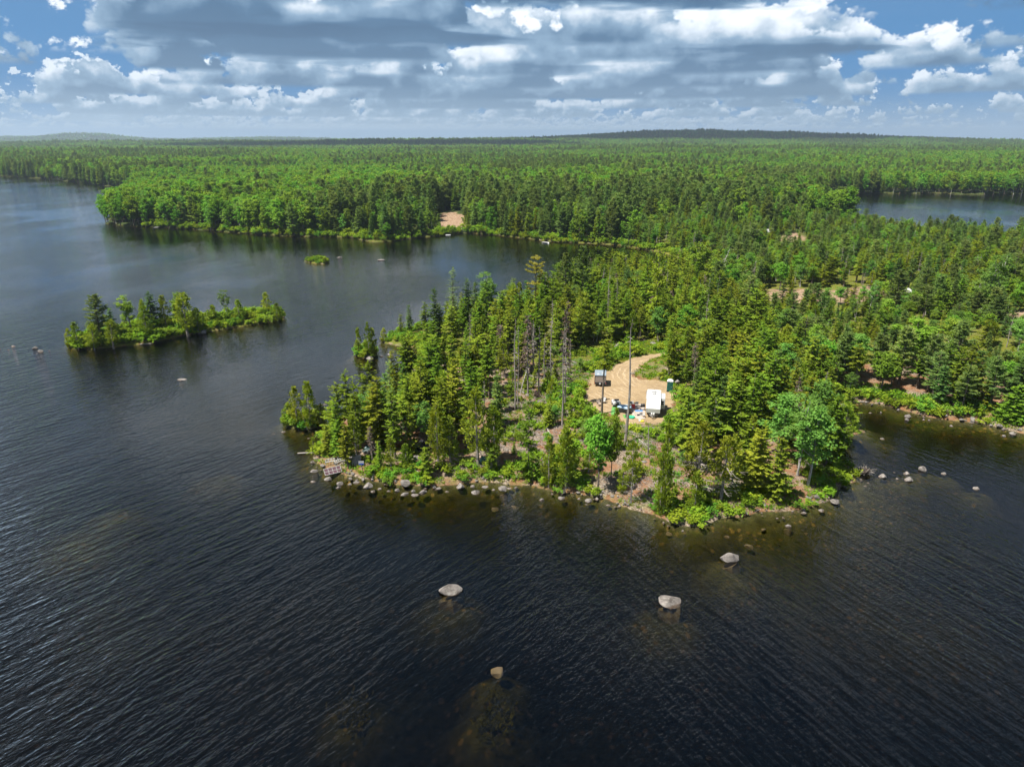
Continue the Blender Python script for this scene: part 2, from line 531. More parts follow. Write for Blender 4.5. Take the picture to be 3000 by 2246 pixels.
def build_water_mat():
    m, t, o = new_mat('lake_water')
    g = t.new('ShaderNodeNewGeometry')
    P = g.outputs['Position']
    x, y, z = t.sep(P)
    def wave(ang, ka, kc, amp, seed, detail=2.0):
        c, s_ = math.cos(ang), math.sin(ang)
        along = t.math('ADD', t.math('MULTIPLY', x, c * ka), t.math('MULTIPLY', y, s_ * ka))
        acr = t.math('ADD', t.math('MULTIPLY', x, -s_ * kc), t.math('MULTIPLY', y, c * kc))
        nd = t.new('ShaderNodeTexNoise', noise_dimensions='2D')
        t.l.new(t.comb(t.math('ADD', along, seed), acr, 0.0), nd.inputs['Vector'])
        nd.inputs['Scale'].default_value = 1.0; nd.inputs['Detail'].default_value = detail; nd.inputs['Roughness'].default_value = 0.5
        return t.math('MULTIPLY', nd.outputs['Fac'], amp)
    AL, AR = math.radians(50), math.radians(117)
    side = t.mapr(x, -12.0, 32.0)
    hl = wave(AL, 0.19, 1.05, 0.22, 1.0)
    hr = wave(AR, 0.16, 1.2, 0.18, 4.0)
    big = t.math('ADD', t.math('MULTIPLY', hl, t.math('SUBTRACT', 1.0, side)), t.math('MULTIPLY', hr, side))
    rip = t.math('ADD', wave(math.radians(66), 0.6, 2.0, 0.12, 41.0), wave(math.radians(35), 1.5, 3.4, 0.075, 33.0))
    big = t.math('ADD', big, wave(math.radians(75), 0.05, 0.24, 0.30, 77.0))
    gust = t.mapr(t.noise(t.vmath('MULTIPLY', P, (1.0, 0.55, 1.0)), 0.020, 2.0, 0.5), 0.36, 0.60, 0.28, 1.12)
    # the wind lee behind the point and in the coves leaves the water smoother
    att = t.new('ShaderNodeAttribute'); att.attribute_name = 'calm'
    amp = t.math('MULTIPLY', gust, t.math('SUBTRACT', 1.0, t.math('MULTIPLY', att.outputs['Fac'], 0.72)))
    h = t.math('MULTIPLY', t.math('ADD', big, rip), amp)
    bp = t.new('ShaderNodeBump'); bp.inputs['Strength'].default_value = 1.0; bp.inputs['Distance'].default_value = WAVE
    t.l.new(h, bp.inputs['Height'])
    fr = t.new('ShaderNodeFresnel'); fr.inputs['IOR'].default_value = 1.42
    t.l.new(bp.outputs[0], fr.inputs['Normal'])
    gl = t.new('ShaderNodeBsdfGlossy'); gl.inputs['Roughness'].default_value = 0.06
    gl.inputs['Color'].default_value = (1, 1, 1, 1)
    t.l.new(bp.outputs[0], gl.inputs['Normal'])
    tr = t.new('ShaderNodeBsdfTransparent'); tr.inputs[0].default_value = (0.98, 0.98, 0.98, 1)
    mx = t.new('ShaderNodeMixShader')
    t.l.new(fr.outputs[0], mx.inputs[0]); t.l.new(tr.outputs[0], mx.inputs[1]); t.l.new(gl.outputs[0], mx.inputs[2])
    t.l.new(mx.outputs[0], o.inputs['Surface'])
    va = t.new('ShaderNodeVolumeAbsorption')
    va.inputs['Color'].default_value = (0.60, 0.56, 0.28, 1); va.inputs['Density'].default_value = 0.70
    t.l.new(va.outputs[0], o.inputs['Volume'])
    return m


WAVE = 1.0
M = {}
M['ground'] = build_ground_mat()
M['water'] = build_water_mat()
M['fir'] = mat_leaf('fir_needles', (0.150, 0.200, 0.018), (0.250, 0.300, 0.028), 0.34, 0.065, 0.55)
M['spruce'] = mat_leaf('spruce_needles', (0.106, 0.182, 0.044), (0.171, 0.247, 0.056), 0.32, 0.04)
M['cedar'] = mat_leaf('cedar_sprays', (0.207, 0.261, 0.027), (0.322, 0.365, 0.039), 0.38, 0.04)
M['pine'] = mat_leaf('pine_needles', (0.173, 0.248, 0.075), (0.265, 0.329, 0.087), 0.36, 0.04)
M['maple'] = mat_leaf('broad_leaves', (0.153, 0.267, 0.029), (0.247, 0.367, 0.046), 0.42, 0.06)
M['birch'] = mat_leaf('birch_leaves', (0.147, 0.257, 0.048), (0.214, 0.342, 0.069), 0.42, 0.04)
M['shrub'] = mat_leaf('shrub_leaves', (0.174, 0.256, 0.020), (0.286, 0.369, 0.032), 0.42, 0.05)
M['yellow'] = mat_leaf('yellowed_needles', (0.256, 0.256, 0.038), (0.333, 0.307, 0.064), 0.25)
M['dry'] = mat_leaf('dry_twigs', (0.16, 0.115, 0.085), (0.24, 0.18, 0.14), 0.1, 0.02)
M['rust'] = mat_leaf('rusty_needles', (0.30, 0.17, 0.06), (0.36, 0.22, 0.09), 0.1, 0.02)
M['bark'] = mat_bark('bark', (0.085, 0.066, 0.052), (0.23, 0.195, 0.165))
M['grey_bark'] = mat_bark('grey_bark', (0.15, 0.128, 0.11), (0.33, 0.30, 0.27))
M['white_bark'] = mat_bark('white_bark', (0.26, 0.245, 0.22), (0.52, 0.50, 0.47))
M['driftwood'] = mat_bark('driftwood', (0.22, 0.19, 0.165), (0.42, 0.38, 0.34), 6)
M['rock'] = mat_rock('granite', (0.08, 0.069, 0.06), (0.21, 0.187, 0.17))
M['pale_rock'] = mat_rock('pale_granite', (0.105, 0.092, 0.082), (0.24, 0.213, 0.193))
M['sunk'] = mat_plain('algae_stone', (0.115, 0.085, 0.05), 0.9, var=0.5, scale=2.5)

# ------------------------------------------------------------------ shore lines (metres, water level 0)
LAND_PX = [(2212, 938), (2160, 925), (2110, 913), (2050, 908), (2000, 900), (1950, 886), (1900, 873), (1840, 868), (1795, 880),
    (1800, 905), (1840, 922), (1872, 926), (1868, 934), (1828, 944), (1814, 965), (1812, 1000), (1835, 1018), (1850, 1030), (1846, 1043),
    (1812, 1052), (1796, 1080), (1745, 1096), (1700, 1106), (1640, 1106), (1600, 1118), (1560, 1118), (1530, 1134), (1490, 1140), (1460, 1136),
    (1430, 1122), (1400, 1110), (1365, 1104), (1330, 1088), (1290, 1074), (1240, 1068), (1190, 1062), (1150, 1050), (1100, 1048), (1040, 1042),
    (980, 1048), (930, 1052), (880, 1050), (830, 1044), (790, 1036), (745, 1028), (712, 1018), (690, 1008), (676, 990), (680, 970), (692, 950),
    (712, 936), (722, 915), (744, 895), (772, 872), (812, 846), (856, 818), (892, 788), (912, 765), (900, 752), (862, 748), (832, 742), (822, 735),
    (850, 724), (890, 716), (940, 705), (1000, 694), (1060, 684), (1110, 672), (1160, 655), (1210, 632), (1260, 612), (1320, 602), (1400, 603),
    (1480, 603), (1560, 595), (1630, 585), (1665, 572), (1640, 562), (1590, 562), (1530, 566), (1480, 562), (1450, 553), (1425, 545), (1380, 537),
    (1330, 530), (1290, 527), (1240, 525), (1190, 522), (1140, 516), (1090, 510), (1040, 506), (1000, 503), (960, 508), (920, 512), (880, 516),
    (845, 521), (810, 524), (780, 519), (760, 513), (700, 512), (640, 511), (580, 508), (520, 504), (460, 499), (400, 495), (340, 491), (290, 489),
    (250, 487), (222, 482), (226, 473), (245, 455), (270, 435), (285, 418), (283, 405), (230, 402), (170, 394), (100, 388), (40, 383), (0, 381), (-200, 375)]
LAND = [pd(*p) for p in LAND_PX]
LAND += [(-2600, 1350), (-30000, 1700), (-30000, 30000), (30000, 30000), (30000, 120), (170, 108)]
ISLAND = [pd(*p) for p in [(143, 744), (160, 752), (200, 755), (250, 750), (330, 741), (400, 724), (480, 712), (560, 700), (612, 691), (618, 684),
    (600, 678), (540, 679), (450, 688), (350, 701), (250, 714), (190, 726), (155, 736)]]
ISLET_A = [pd(*p) for p in [(612, 912), (622, 922), (650, 928), (680, 926), (700, 918), (704, 908), (680, 898), (640, 898), (618, 903)]]
ISLET_B = [pd(*p) for p in [(766, 768), (785, 774), (808, 772), (814, 765), (806, 758), (782, 757), (768, 761)]]
ISLET_C = [pd(*p) for p in [(656, 564), (672, 569), (700, 571), (714, 567), (705, 561), (678, 560)]]
ISLETS = [ISLAND, ISLET_A, ISLET_B, ISLET_C]
LAKE2 = [pd(*p) for p in [(1765, 421), (1790, 418), (1850, 419), (1950, 418), (2080, 420), (2212, 421), (2600, 424)]] + [pd(*p) for p in [(2700, 535), (2212, 518), (2100, 516), (2000, 510), (1900, 496), (1810, 472), (1770, 440)]]


def r3(x, y):
    return px(1650 + x * 0.18116, 970 + y * 0.18116, 2.0)


GRAVEL = [r3(*p) for p in [(1640, 340), (1450, 370), (1250, 400), (1080, 440), (950, 490), (850, 555), (760, 615), (690, 640), (520, 650), (430, 760),
    (390, 900), (335, 1070), (300, 1200), (420, 1260), (600, 1300), (760, 1340), (900, 1410), (980, 1490), (1150, 1510), (1400, 1500), (1600, 1490),
    (1700, 1400), (1790, 1280), (1800, 1150), (1810, 1000), (1770, 950), (1690, 830), (1500, 792), (1280, 790), (1165, 745), (1130, 690), (1180, 625),
    (1300, 525), (1450, 440), (1660, 380)]]
_e0, _e1 = GRAVEL[0], GRAVEL[-1]
# the track runs on into the trees to the right
GRAVEL = GRAVEL[1:-1] + [(_e1[0], _e1[1]), (_e1[0] + 10, _e1[1] + 6), (_e1[0] + 26, _e1[1] + 8), (_e1[0] + 26, _e1[1] + 11.5), (_e0[0] + 9, _e0[1] + 5.5), (_e0[0], _e0[1])]
SANDS = [[pd(x, y, 2.5) for x, y in q] for q in (
    [(1655, 622), (1760, 618), (1900, 614), (1970, 624), (1910, 650), (1780, 654), (1660, 656)],
    [(1684, 510), (1718, 500), (1742, 512), (1738, 536), (1688, 536)],
    [(2160, 668), (2260, 660), (2290, 720), (2210, 716), (2180, 690)],
    [(2045, 756), (2110, 752), (2120, 778), (2050, 782)],
    [(945, 464), (985, 458), (1008, 466), (1004, 490), (948, 494)])]


def land_sdf(x, y):
    d = sdf(x, y, LAND)
    d = np.minimum(d, -sdf(x, y, LAKE2))
    for q in ISLETS:
        d = np.maximum(d, sdf(x, y, q))
    return d


SHOALS = [(*px(1320, 1735), 2.1, 4.5), (*px(1963, 1768), 2.1, 4.5), (*px(2138, 1640), 1.2, 4.5), (*px(1458, 1952), 2.0, 3.0), (*px(1445, 2055), 2.3, 3.6), (*px(1030, 2030), 2.4, 3.6), (*px(220, 1560), 1.7, 7.0), (*px(330, 1480), 1.8, 5.0), (*px(640, 1375), 1.8, 5.0)]
SHOALS += [(*px(2300 + a * 0.3926, 1250 + b * 0.3926), 0.9, 3.5) for a, b in ((725, 368), (920, 394), (905, 346), (1025, 318), (1188, 347), (1430, 458), (730, 86))]
HILLS = [(1050, 4500, 70, 1050, 800), (2300, 4300, 18, 1000, 800), (-500, 3700, 24, 900, 550), (-2000, 3900, 18, 900, 500),
         (-4700, 8200, 94, 560, 700), (-5900, 9000, 66, 900, 700), (-3200, 9300, 50, 1200, 700), (-900, 9500, 25, 2500, 800), (600, 2300, 10, 700, 400), (-900, 1900, 8, 500, 300)]


def ground_z(x, y, d=None, fine=True):
    x = np.asarray(x, float); y = np.asarray(y, float)
    if d is None:
        d = land_sdf(x, y)
    n = fbm(x * 0.09, y * 0.09, 3) - 0.47
    n2 = fbm(x * 0.6, y * 0.6, 8) - 0.47
    dl = np.maximum(d, 0)
    z = 0.10 + 1.75 * (1 - np.exp(-dl / 5.0)) + 0.009 * np.clip(dl - 30, 0, 170) + 0.004 * np.clip(dl - 200, 0, 4000)
    z = z + np.clip(dl / 6, 0, 1) * (n * 1.1 + n2 * 0.35) + np.clip(dl / 60, 0, 1) * n * 2
    for hx, hy, a, sx, sy in HILLS:
        z = z + a * np.exp(-((x - hx) / sx) ** 2 - ((y - hy) / sy) ** 2) * np.clip(dl / 150, 0, 1)
    dw = np.maximum(-d, 0)
    deep = 4.2 * (1 - np.exp(-dw * np.where(x < 30, 0.16, 0.07)))
    shoal = np.clip(fbm(x * 0.045 + 7, y * 0.045, 21) * 2.1 - 0.75, 0, 1)
    bed = -0.06 - np.minimum(dw * 0.14, 0.35) - deep * (0.62 + 0.75 * (1 - shoal)) + n2 * np.clip(dw / 3, 0, 1) * 0.5
    bed = bed - np.clip((y - 260) / 60, 0, 1) * 1.6 * np.clip(dw / 1.5, 0, 1)
    for hx, hy, dp, rr in SHOALS:
        bed = np.where((np.abs(x - hx) < 14) & (np.abs(y - hy) < 14), np.maximum(bed, -dp - 1.6 * (((x - hx) ** 2 + (y - hy) ** 2) / rr ** 2) + n2 * 1.6), bed)
    z = np.where(d > 0, z, bed)
    gs = sdf(x, y, GRAVEL)
    w = np.clip((gs + 4.0) / 4.0, 0, 1)
    w = w * w * (3 - 2 * w) * (d > 0)
    z = z * (1 - w) + 2.0 * w
    return z


def axis(fine0, fine1, step, lo, hi, grow=1.09):
    a = list(np.arange(fine0, fine1 + 1e-6, step))
    s = step; v = fine1
    while v < hi:
        s = min(s * grow, 420); v += s; a.append(v)
    s = step; v = fine0; pre = []
    while v > lo:
        s = min(s * grow, 420); v -= s; pre.append(v)
    return np.array(pre[::-1] + a)


def build_ground():
    xs = axis(-110, 185, 1.15, -11500, 11500)
    ys = axis(62, 300, 1.05, -400, 13500, 1.035)
    X, Y = np.meshgrid(xs, ys)
    d = land_sdf(X, Y)
    Z = ground_z(X, Y, d)
    nx, ny = len(xs), len(ys)
    V = np.stack([X, Y, Z], -1).reshape(-1, 3)
    i = np.arange((ny - 1) * (nx - 1)); r = i // (nx - 1); c = i % (nx - 1)
    a = r * nx + c
    Q = np.stack([a, a + 1, a + 1 + nx, a + nx], -1)
    me = mesh_np('ground', V, Q, mats=[M['ground']], smooth=True)
    green = np.clip(0.55 - d / 14.0, 0, 1) * (d > 0)
    gs = sdf(X, Y, GRAVEL)
    green = np.maximum(green, np.clip(1 - np.abs(gs + 3) / 6, 0, 1) * 0.85)
    green = np.where((Y > 150) & (d > 0), np.maximum(green, 0.95), green)
    for q in ISLETS:
        green = np.maximum(green, (sdf(X, Y, q) > 0) * 0.9)
    sand = np.zeros_like(d)
    for q in SANDS:
        sand = np.maximum(sand, np.clip(sdf(X, Y, q) / 2.0 + 0.5 + (fbm(X * 0.22, Y * 0.22, 5) - 0.52) * 5, 0, 1))
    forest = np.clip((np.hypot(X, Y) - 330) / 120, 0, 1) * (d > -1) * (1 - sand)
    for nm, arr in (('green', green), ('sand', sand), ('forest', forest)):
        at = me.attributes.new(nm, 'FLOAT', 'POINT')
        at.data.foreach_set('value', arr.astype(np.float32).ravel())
    tag(link('ground', me), kind='structure')


def build_water():
    xs = axis(-110, 185, 4.0, -11500, 11500, 1.12)
    ys = axis(50, 420, 4.0, -400, 13500, 1.12)
    X, Y = np.meshgrid(xs, ys)
    nx, ny = len(xs), len(ys)
    V = np.stack([X, Y, np.zeros_like(X)], -1).reshape(-1, 3)
    i = np.arange((ny - 1) * (nx - 1)); r = i // (nx - 1); c = i % (nx - 1)
    a = r * nx + c
    Q = np.stack([a, a + 1, a + 1 + nx, a + nx], -1).tolist()
    n = len(V)
    # sides and bottom close the body of water
    ring = list(range(nx)) + [r_ * nx + nx - 1 for r_ in range(1, ny)] + [(ny - 1) * nx + c_ for c_ in range(nx - 2, -1, -1)] + [r_ * nx for r_ in range(ny - 2, 0, -1)]
    low = V[ring].copy(); low[:, 2] = -9.0
    V = np.vstack([V, low])
    m = len(ring)
    side = [(ring[(k + 1) % m], ring[k], n + k, n + (k + 1) % m) for k in range(m)]
    me = bpy.data.meshes.new('lake_water')
    me.from_pydata(V.tolist(), [], Q + side + [tuple(n + k for k in range(m - 1, -1, -1))])
    me.materials.append(M['water'])
    me.update()
    d = land_sdf(X, Y)
    # sheltered water: the coves behind the point and close under the trees
    cove = np.exp(-((X - 55) / 70) ** 2 - ((Y - 320) / 55) ** 2)
    cove2 = np.exp(-((X - 95) / 30) ** 2 - ((Y - 112) / 16) ** 2)
    near = np.clip(1 - np.abs(d) / 26.0, 0, 1) * 0.55
    calm = np.clip(np.maximum(np.maximum(cove, cove2), near), 0, 1)
    calm = np.maximum(calm, np.clip((np.hypot(X, Y) - 110) / 230, 0, 1) * 0.80)
    calm = np.concatenate([calm.ravel(), np.zeros(m)])
    at = me.attributes.new('calm', 'FLOAT', 'POINT')
    at.data.foreach_set('value', calm.astype(np.float32))
    tag(link('lake_water', me), kind='structure')


def build_gravel():
    mt, t, o = new_mat('gravel')
    b = t.new('ShaderNodeBsdfPrincipled')
    g = t.new('ShaderNodeNewGeometry'); P = g.outputs['Position']
    n1 = t.noise(P, 0.35, 4.0, 0.6); n2 = t.noise(P, 2.2, 6.0, 0.7); n3 = t.noise(P, 14.0, 3.0, 0.7)
    c = t.mixc(t.mapr(n1, 0.3, 0.7), (0.235, 0.163, 0.085), (0.315, 0.226, 0.122))
    c = t.mixc(t.math('MULTIPLY', t.mapr(n2, 0.45, 0.70), 0.55), c, (0.37, 0.275, 0.16))
    # wheel tracks sweeping round from the road into the yard
    ctr = r3(1750, 900)
    dx = t.vmath('DISTANCE', t.vmath('MULTIPLY', P, (1, 1, 0)), (ctr[0] + 4, ctr[1] + 6, 0.0))
    wob = t.math('ADD', dx, t.math('MULTIPLY', n1, 2.4))
    trk = t.math('SINE', t.math('MULTIPLY', wob, 5.2))
    trk = t.math('MULTIPLY', t.mapr(trk, 0.35, 0.95), t.mapr(t.noise(P, 0.16, 2.0, 0.5), 0.42, 0.6))
    c = t.mixc(t.math('MULTIPLY', trk, 0.8), c, (0.41, 0.31, 0.19))
    c = t.mixc(t.math('MULTIPLY', t.mapr(n3, 0.62, 0.72), 0.5), c, (0.50, 0.45, 0.38))
    c = t.mixc(t.math('MULTIPLY', t.mapr(n3, 0.38, 0.30), 0.6), c, (0.20, 0.14, 0.085))
    t.l.new(c, b.inputs['Base Color']); b.inputs['Roughness'].default_value = 0.95
    bp = t.new('ShaderNodeBump'); bp.inputs['Distance'].default_value = 0.10
    t.l.new(t.math('ADD', n2, t.math('MULTIPLY', trk, 0.4)), bp.inputs['Height']); t.l.new(bp.outputs[0], b.inputs['Normal'])
    t.l.new(b.outputs[0], o.inputs[0])
    gx = [p[0] for p in GRAVEL]; gy = [p[1] for p in GRAVEL]
    xs = np.arange(min(gx) - 1, max(gx) + 1, 0.45); ys = np.arange(min(gy) - 1, max(gy) + 1, 0.45)
    X, Y = np.meshgrid(xs, ys)
    s = sdf(X, Y, GRAVEL) + (fbm(X * 0.7, Y * 0.7, 2) - 0.47) * 1.8
    nx, ny = len(xs), len(ys)
    Z = 2.025 + (fbm(X * 1.3, Y * 1.3, 40) - 0.47) * 0.05 - np.clip(0.35 - s, 0, 1) * 0.06
    i = np.arange((ny - 1) * (nx - 1)); r = i // (nx - 1); c_ = i % (nx - 1); a = r * nx + c_
    Q = np.stack([a, a + 1, a + 1 + nx, a + nx], -1)
    keep = (s.ravel()[Q] > -0.1).all(1)
    Q = Q[keep]
    used, inv = np.unique(Q, return_inverse=True)
    V = np.stack([X, Y, Z], -1).reshape(-1, 3)[used]
    me = mesh_np('gravel_clearing', V, inv.reshape(-1, 4), mats=[mt], smooth=True)
    tag(link('gravel_clearing', me), kind='structure')


build_ground()
build_water()
build_gravel()

# ------------------------------------------------------------------ plants
def diamonds(p, d, L, w, n):
    """One rhombic leaf or needle spray per row: base p, direction d, length L, width w, face normal about n."""
    p = np.asarray(p, float); d = np.asarray(d, float)
    d = d / (np.linalg.norm(d, axis=1, keepdims=True) + 1e-9)
    s = np.cross(d, n); s /= np.linalg.norm(s, axis=1, keepdims=True) + 1e-9
    L = np.asarray(L)[:, None]; w = np.asarray(w)[:, None]
    v = np.stack([p, p + d * L * 0.45 + s * w * 0.5, p + d * L, p + d * L * 0.45 - s * w * 0.5], 1)
    return v.reshape(-1, 3)


class Leaves:
    def __init__(s):
        s.v = []
    def add(s, *a):
        s.v.append(diamonds(*a))
    def mesh(s, name, mat):
        v = np.concatenate(s.v)
        return mesh_np(name, v, np.arange(len(v)).reshape(-1, 4), mats=[mat])


def unit(rng, n):
    v = rng.normal(size=(n, 3))
    return v / np.linalg.norm(v, axis=1, keepdims=True)


def conifer(seed, H, R, cb, step=0.40, nb=6, droop=0.30, wid=0.26, dens=1.0, ragged=0.35, gap=0.08, power=0.64, mat='fir', bark='bark', lean=0.0, dead=0.5, coarse=1.0):
    rng = np.random.default_rng(seed)
    lv = Leaves(); tr = MB()
    zs = np.linspace(0, 1, 7)
    bend = rng.normal(0, 0.12, 2)
    axis_ = lambda t: np.array([bend[0] * t * t * H * 0.12 + lean * t * H, bend[1] * t * t * H * 0.12, 0])
    tr.tube([tuple(axis_(t) + np.array([0, 0, -0.35 + t * (H + 0.1)])) for t in zs], [max(0.018, H * 0.0135 * (1 - t) ** 0.8 + 0.012) for t in zs], 6)
    z = cb * H
    # bare dead stubs under the crown
    for k in range(int(dead * 26 * max(cb, 0.12) * H / 5)):
        zz = rng.uniform(0.12, max(cb, 0.2)) * H; a = rng.uniform(0, 6.28); L = rng.uniform(0.25, 0.9)
        b = axis_(zz / H) + np.array([0, 0, zz]); e = b + np.array([math.cos(a) * L, math.sin(a) * L, -0.15 * L])
        tr.tube([tuple(b), tuple(e)], [0.022, 0.008], 3, cap=False)
    while z < H * 0.975:
        t = (z - cb * H) / (H - cb * H)
        prof = (1 - t) ** power * (0.60 + 0.40 * min(1, t * 5))
        r0 = R * prof + 0.10
        n = max(3, int(round(nb * (0.55 + 0.6 * (1 - t)))))
        a0 = rng.uniform(0, 6.28)
        for k in range(n):
            if rng.random() < gap:
                continue
            az = a0 + 6.283 * k / n + rng.normal(0, 0.28)
            r = max(0.12, r0 * (1 + ragged * rng.uniform(-1, 0.6)))
            pitch = -droop * (1 - t) + 0.55 * t ** 1.5 + rng.normal(0, 0.08)
            m = max(3, int(r / 0.17 * dens))
            s = np.linspace(0.10, 1.0, m)
            ca, sa = math.cos(az), math.sin(az)
            o = axis_(z / H)
            zz = z + rng.normal(0, 0.55 * step) + pitch * r * s - droop * 0.35 * r * s * s + 0.12 * r * s ** 4
            P = np.stack([o[0] + ca * r * s, o[1] + sa * r * s, zz], 1)
            if m > 4 and r > 0.7 and rng.random() < 0.5:
                tr.tube([tuple(P[0]), tuple(P[-1])], [0.022, 0.006], 3, cap=False)
            for sd in (-1, 1):
                th = az + sd * rng.uniform(0.7, 1.15, m)
                dz = rng.normal(-0.12, 0.22, m)
                L = np.clip((0.22 + 0.42 * (1 - s)) * r * rng.uniform(0.6, 1.15, m), 0.16, 0.72) * coarse
                D = np.stack([np.cos(th), np.sin(th), dz], 1)
                nrm = np.stack([rng.normal(0, 0.45, m), rng.normal(0, 0.45, m), np.ones(m)], 1)
                lv.add(P, D, L, wid * (0.6 + 0.5 * rng.random(m)) * coarse, nrm)
            D = np.stack([np.full(m, ca), np.full(m, sa), rng.normal(0.05, 0.2, m)], 1)
            nrm = np.stack([rng.normal(0, 0.5, m), rng.normal(0, 0.5, m), np.ones(m)], 1)
            lv.add(P, D, np.full(m, 0.34) * coarse, np.full(m, wid * 0.9) * coarse, nrm)
        z += step * (0.75 + 0.5 * rng.random()) * (0.55 + 0.45 * (1 - t))
    # leader
    m = 8
    zz = np.linspace(0.955, 1.0, m) * H
    P = np.stack([axis_(1)[0] + 0 * zz, axis_(1)[1] + 0 * zz, zz], 1)
    th = rng.uniform(0, 6.28, m)
    lv.add(P, np.stack([np.cos(th), np.sin(th), np.full(m, 0.9)], 1), np.full(m, 0.24) * coarse, np.full(m, 0.12) * coarse, unit(rng, m))
    return dict(trunk=tr.mesh('trunk', M[bark]), crown=lv.mesh('crown', M[mat]), H=H, R=R)


def clump_cloud(rng, lv, centers, radii, per, size, up=0.5, flat=0.75):
    for c, r in zip(centers, radii):
        n = int(per * (0.7 + 0.6 * rng.random()))
        u = unit(rng, n)
        rr = r * rng.random(n) ** 0.35
        P = c + u * rr[:, None] * np.array([1, 1, flat])
        D = unit(rng, n); D[:, 2] *= 0.5
        nrm = u * 0.6 + unit(rng, n) * 0.6; nrm[:, 2] += up + 0.35
        L = size * rng.uniform(0.7, 1.35, n)
        lv.add(P, D, L, L * rng.uniform(0.6, 0.85, n), nrm)


def cedar(seed, H, R, cb, mat='cedar', bark='grey_bark', per=25, size=0.30, dead=0.0, power=0.75, dens=1.0):
    rng = np.random.default_rng(seed)
    lv = Leaves(); tr = MB()
    zs = np.linspace(0, 1, 6)
    lean = rng.normal(0, 0.02, 2)
    ax = lambda z: np.array([lean[0] * z, lean[1] * z, z])
    tr.tube([tuple(ax(t * H * 0.95) + np.array([0, 0, -0.35])) for t in zs], [max(0.02, H * 0.018 * (1 - t) ** 0.8 + 0.015) for t in zs], 6)
    n = int(80 * H / 8 * dens)
    cs = []; rs = []
    for k in range(n):
        t = rng.random() ** 1.15
        z = (cb + (1 - cb) * t) * H
        prof = (1 - t) ** power * (0.45 + 0.55 * min(1, t * 3.5))
        r = (R * prof + 0.08) * rng.uniform(0.35, 1.12)
        a = rng.uniform(0, 6.28)
        c = ax(z) + np.array([math.cos(a) * r, math.sin(a) * r, rng.normal(0, 0.15)])
        cs.append(c); rs.append(rng.uniform(0.28, 0.52) * (0.65 + 0.5 * (1 - t)))
        if rng.random() < 0.4:
            tr.tube([tuple(ax(max(z - 0.5 * r, 0.2))), tuple(c)], [0.03, 0.008], 3, cap=False)
    for c, r in zip(cs, rs):
        m = int(per * rng.uniform(0.7, 1.3))
        u = unit(rng, m)
        P = c + u * (r * rng.random(m) ** 0.4)[:, None] * np.array([0.9, 0.9, 1.15])
        o = P - ax(c[2]); o[:, 2] = 0
        D = o * 0.8 + unit(rng, m) * 0.5; D[:, 2] += 0.75
        nrm = unit(rng, m); nrm[:, 2] += 0.35
        L = size * rng.uniform(0.7, 1.3, m)
        lv.add(P, D, L, L * 0.55, nrm)
    parts = dict(trunk=tr.mesh('trunk', M[bark]), crown=lv.mesh('crown', M[mat]), H=H, R=R)
    if dead > 0:
        db = MB()
        for k in range(int(46 * dead)):
            z = rng.uniform(0.14, 0.60) * H; a = rng.uniform(0, 6.28); L = R * rng.uniform(0.5, 1.25)
            b = ax(z); e = b + np.array([math.cos(a) * L, math.sin(a) * L, rng.uniform(-0.35, 0.25) * L])
            mid = (b + e) / 2 + np.array([0, 0, 0.08])
            db.tube([tuple(b), tuple(mid), tuple(e)], [0.035, 0.022, 0.010], 3, cap=False)
            for q in range(4):
                s = rng.uniform(0.35, 0.95); a2 = a + rng.normal(0, 0.8); l2 = L * rng.uniform(0.2, 0.45)
                p = b + (e - b) * s
                db.tube([tuple(p), tuple(p + np.array([math.cos(a2) * l2, math.sin(a2) * l2, rng.uniform(-0.3, 0.3) * l2]))], [0.015, 0.006], 3, cap=False)
        parts['dead_branches'] = db.mesh('dead_branches', M['driftwood'])
    return parts


def broadleaf(seed, H, R, cb, mat='maple', bark='bark', nclump=58, per=44, size=0.32, open_=0.0, stems=1):
    rng = np.random.default_rng(seed)
    lv = Leaves(); tr = MB()
    cz = (cb + (1 - cb) * 0.52) * H; hz = (1 - cb) * H * 0.5
    for st in range(stems):
        lean = rng.normal(0, 0.05 + 0.05 * (stems > 1), 2)
        ax = lambda z: np.array([lean[0] * z + 0.15 * math.sin(z * 0.5 + st), lean[1] * z, z])
        zs = np.linspace(-0.35, H * 0.82, 7)
        tr.tube([tuple(ax(z)) for z in zs], [max(0.02, H * 0.016 * (1 - 0.9 * i / 6) / stems ** 0.5) for i in range(7)], 6)
        cs = []; rs = []
        for k in range(nclump // stems):
            u = unit(rng, 1)[0]
            rr = rng.random() ** 0.45
            wob = 0.78 + 0.4 * math.sin(3 * math.atan2(u[1], u[0]) + seed) * 0.5 + rng.uniform(-0.18, 0.18)
            c = np.array([u[0] * R * rr * wob, u[1] * R * rr * wob, cz + u[2] * hz * rr * 0.98])
            c[:2] += ax(c[2])[:2]
            cs.append(c); rs.append(rng.uniform(0.42, 0.80) * (R / 2.2) ** 0.5)
            if rng.random() < 0.55:
                zb = max(cb * H * 0.7, c[2] - np.linalg.norm(c[:2]) * rng.uniform(0.7, 1.3))
                b = ax(min(zb, H * 0.78)); mid = (b + c) / 2 + np.array([0, 0, -0.12])
                tr.tube([tuple(b), tuple(mid), tuple(c)], [0.05, 0.03, 0.010], 4, cap=False)
        clump_cloud(rng, lv, cs, rs, per * (1 - open_), size, 0.6, 0.7)
    return dict(trunk=tr.mesh('trunk', M[bark]), crown=lv.mesh('crown', M[mat]), H=H, R=R)


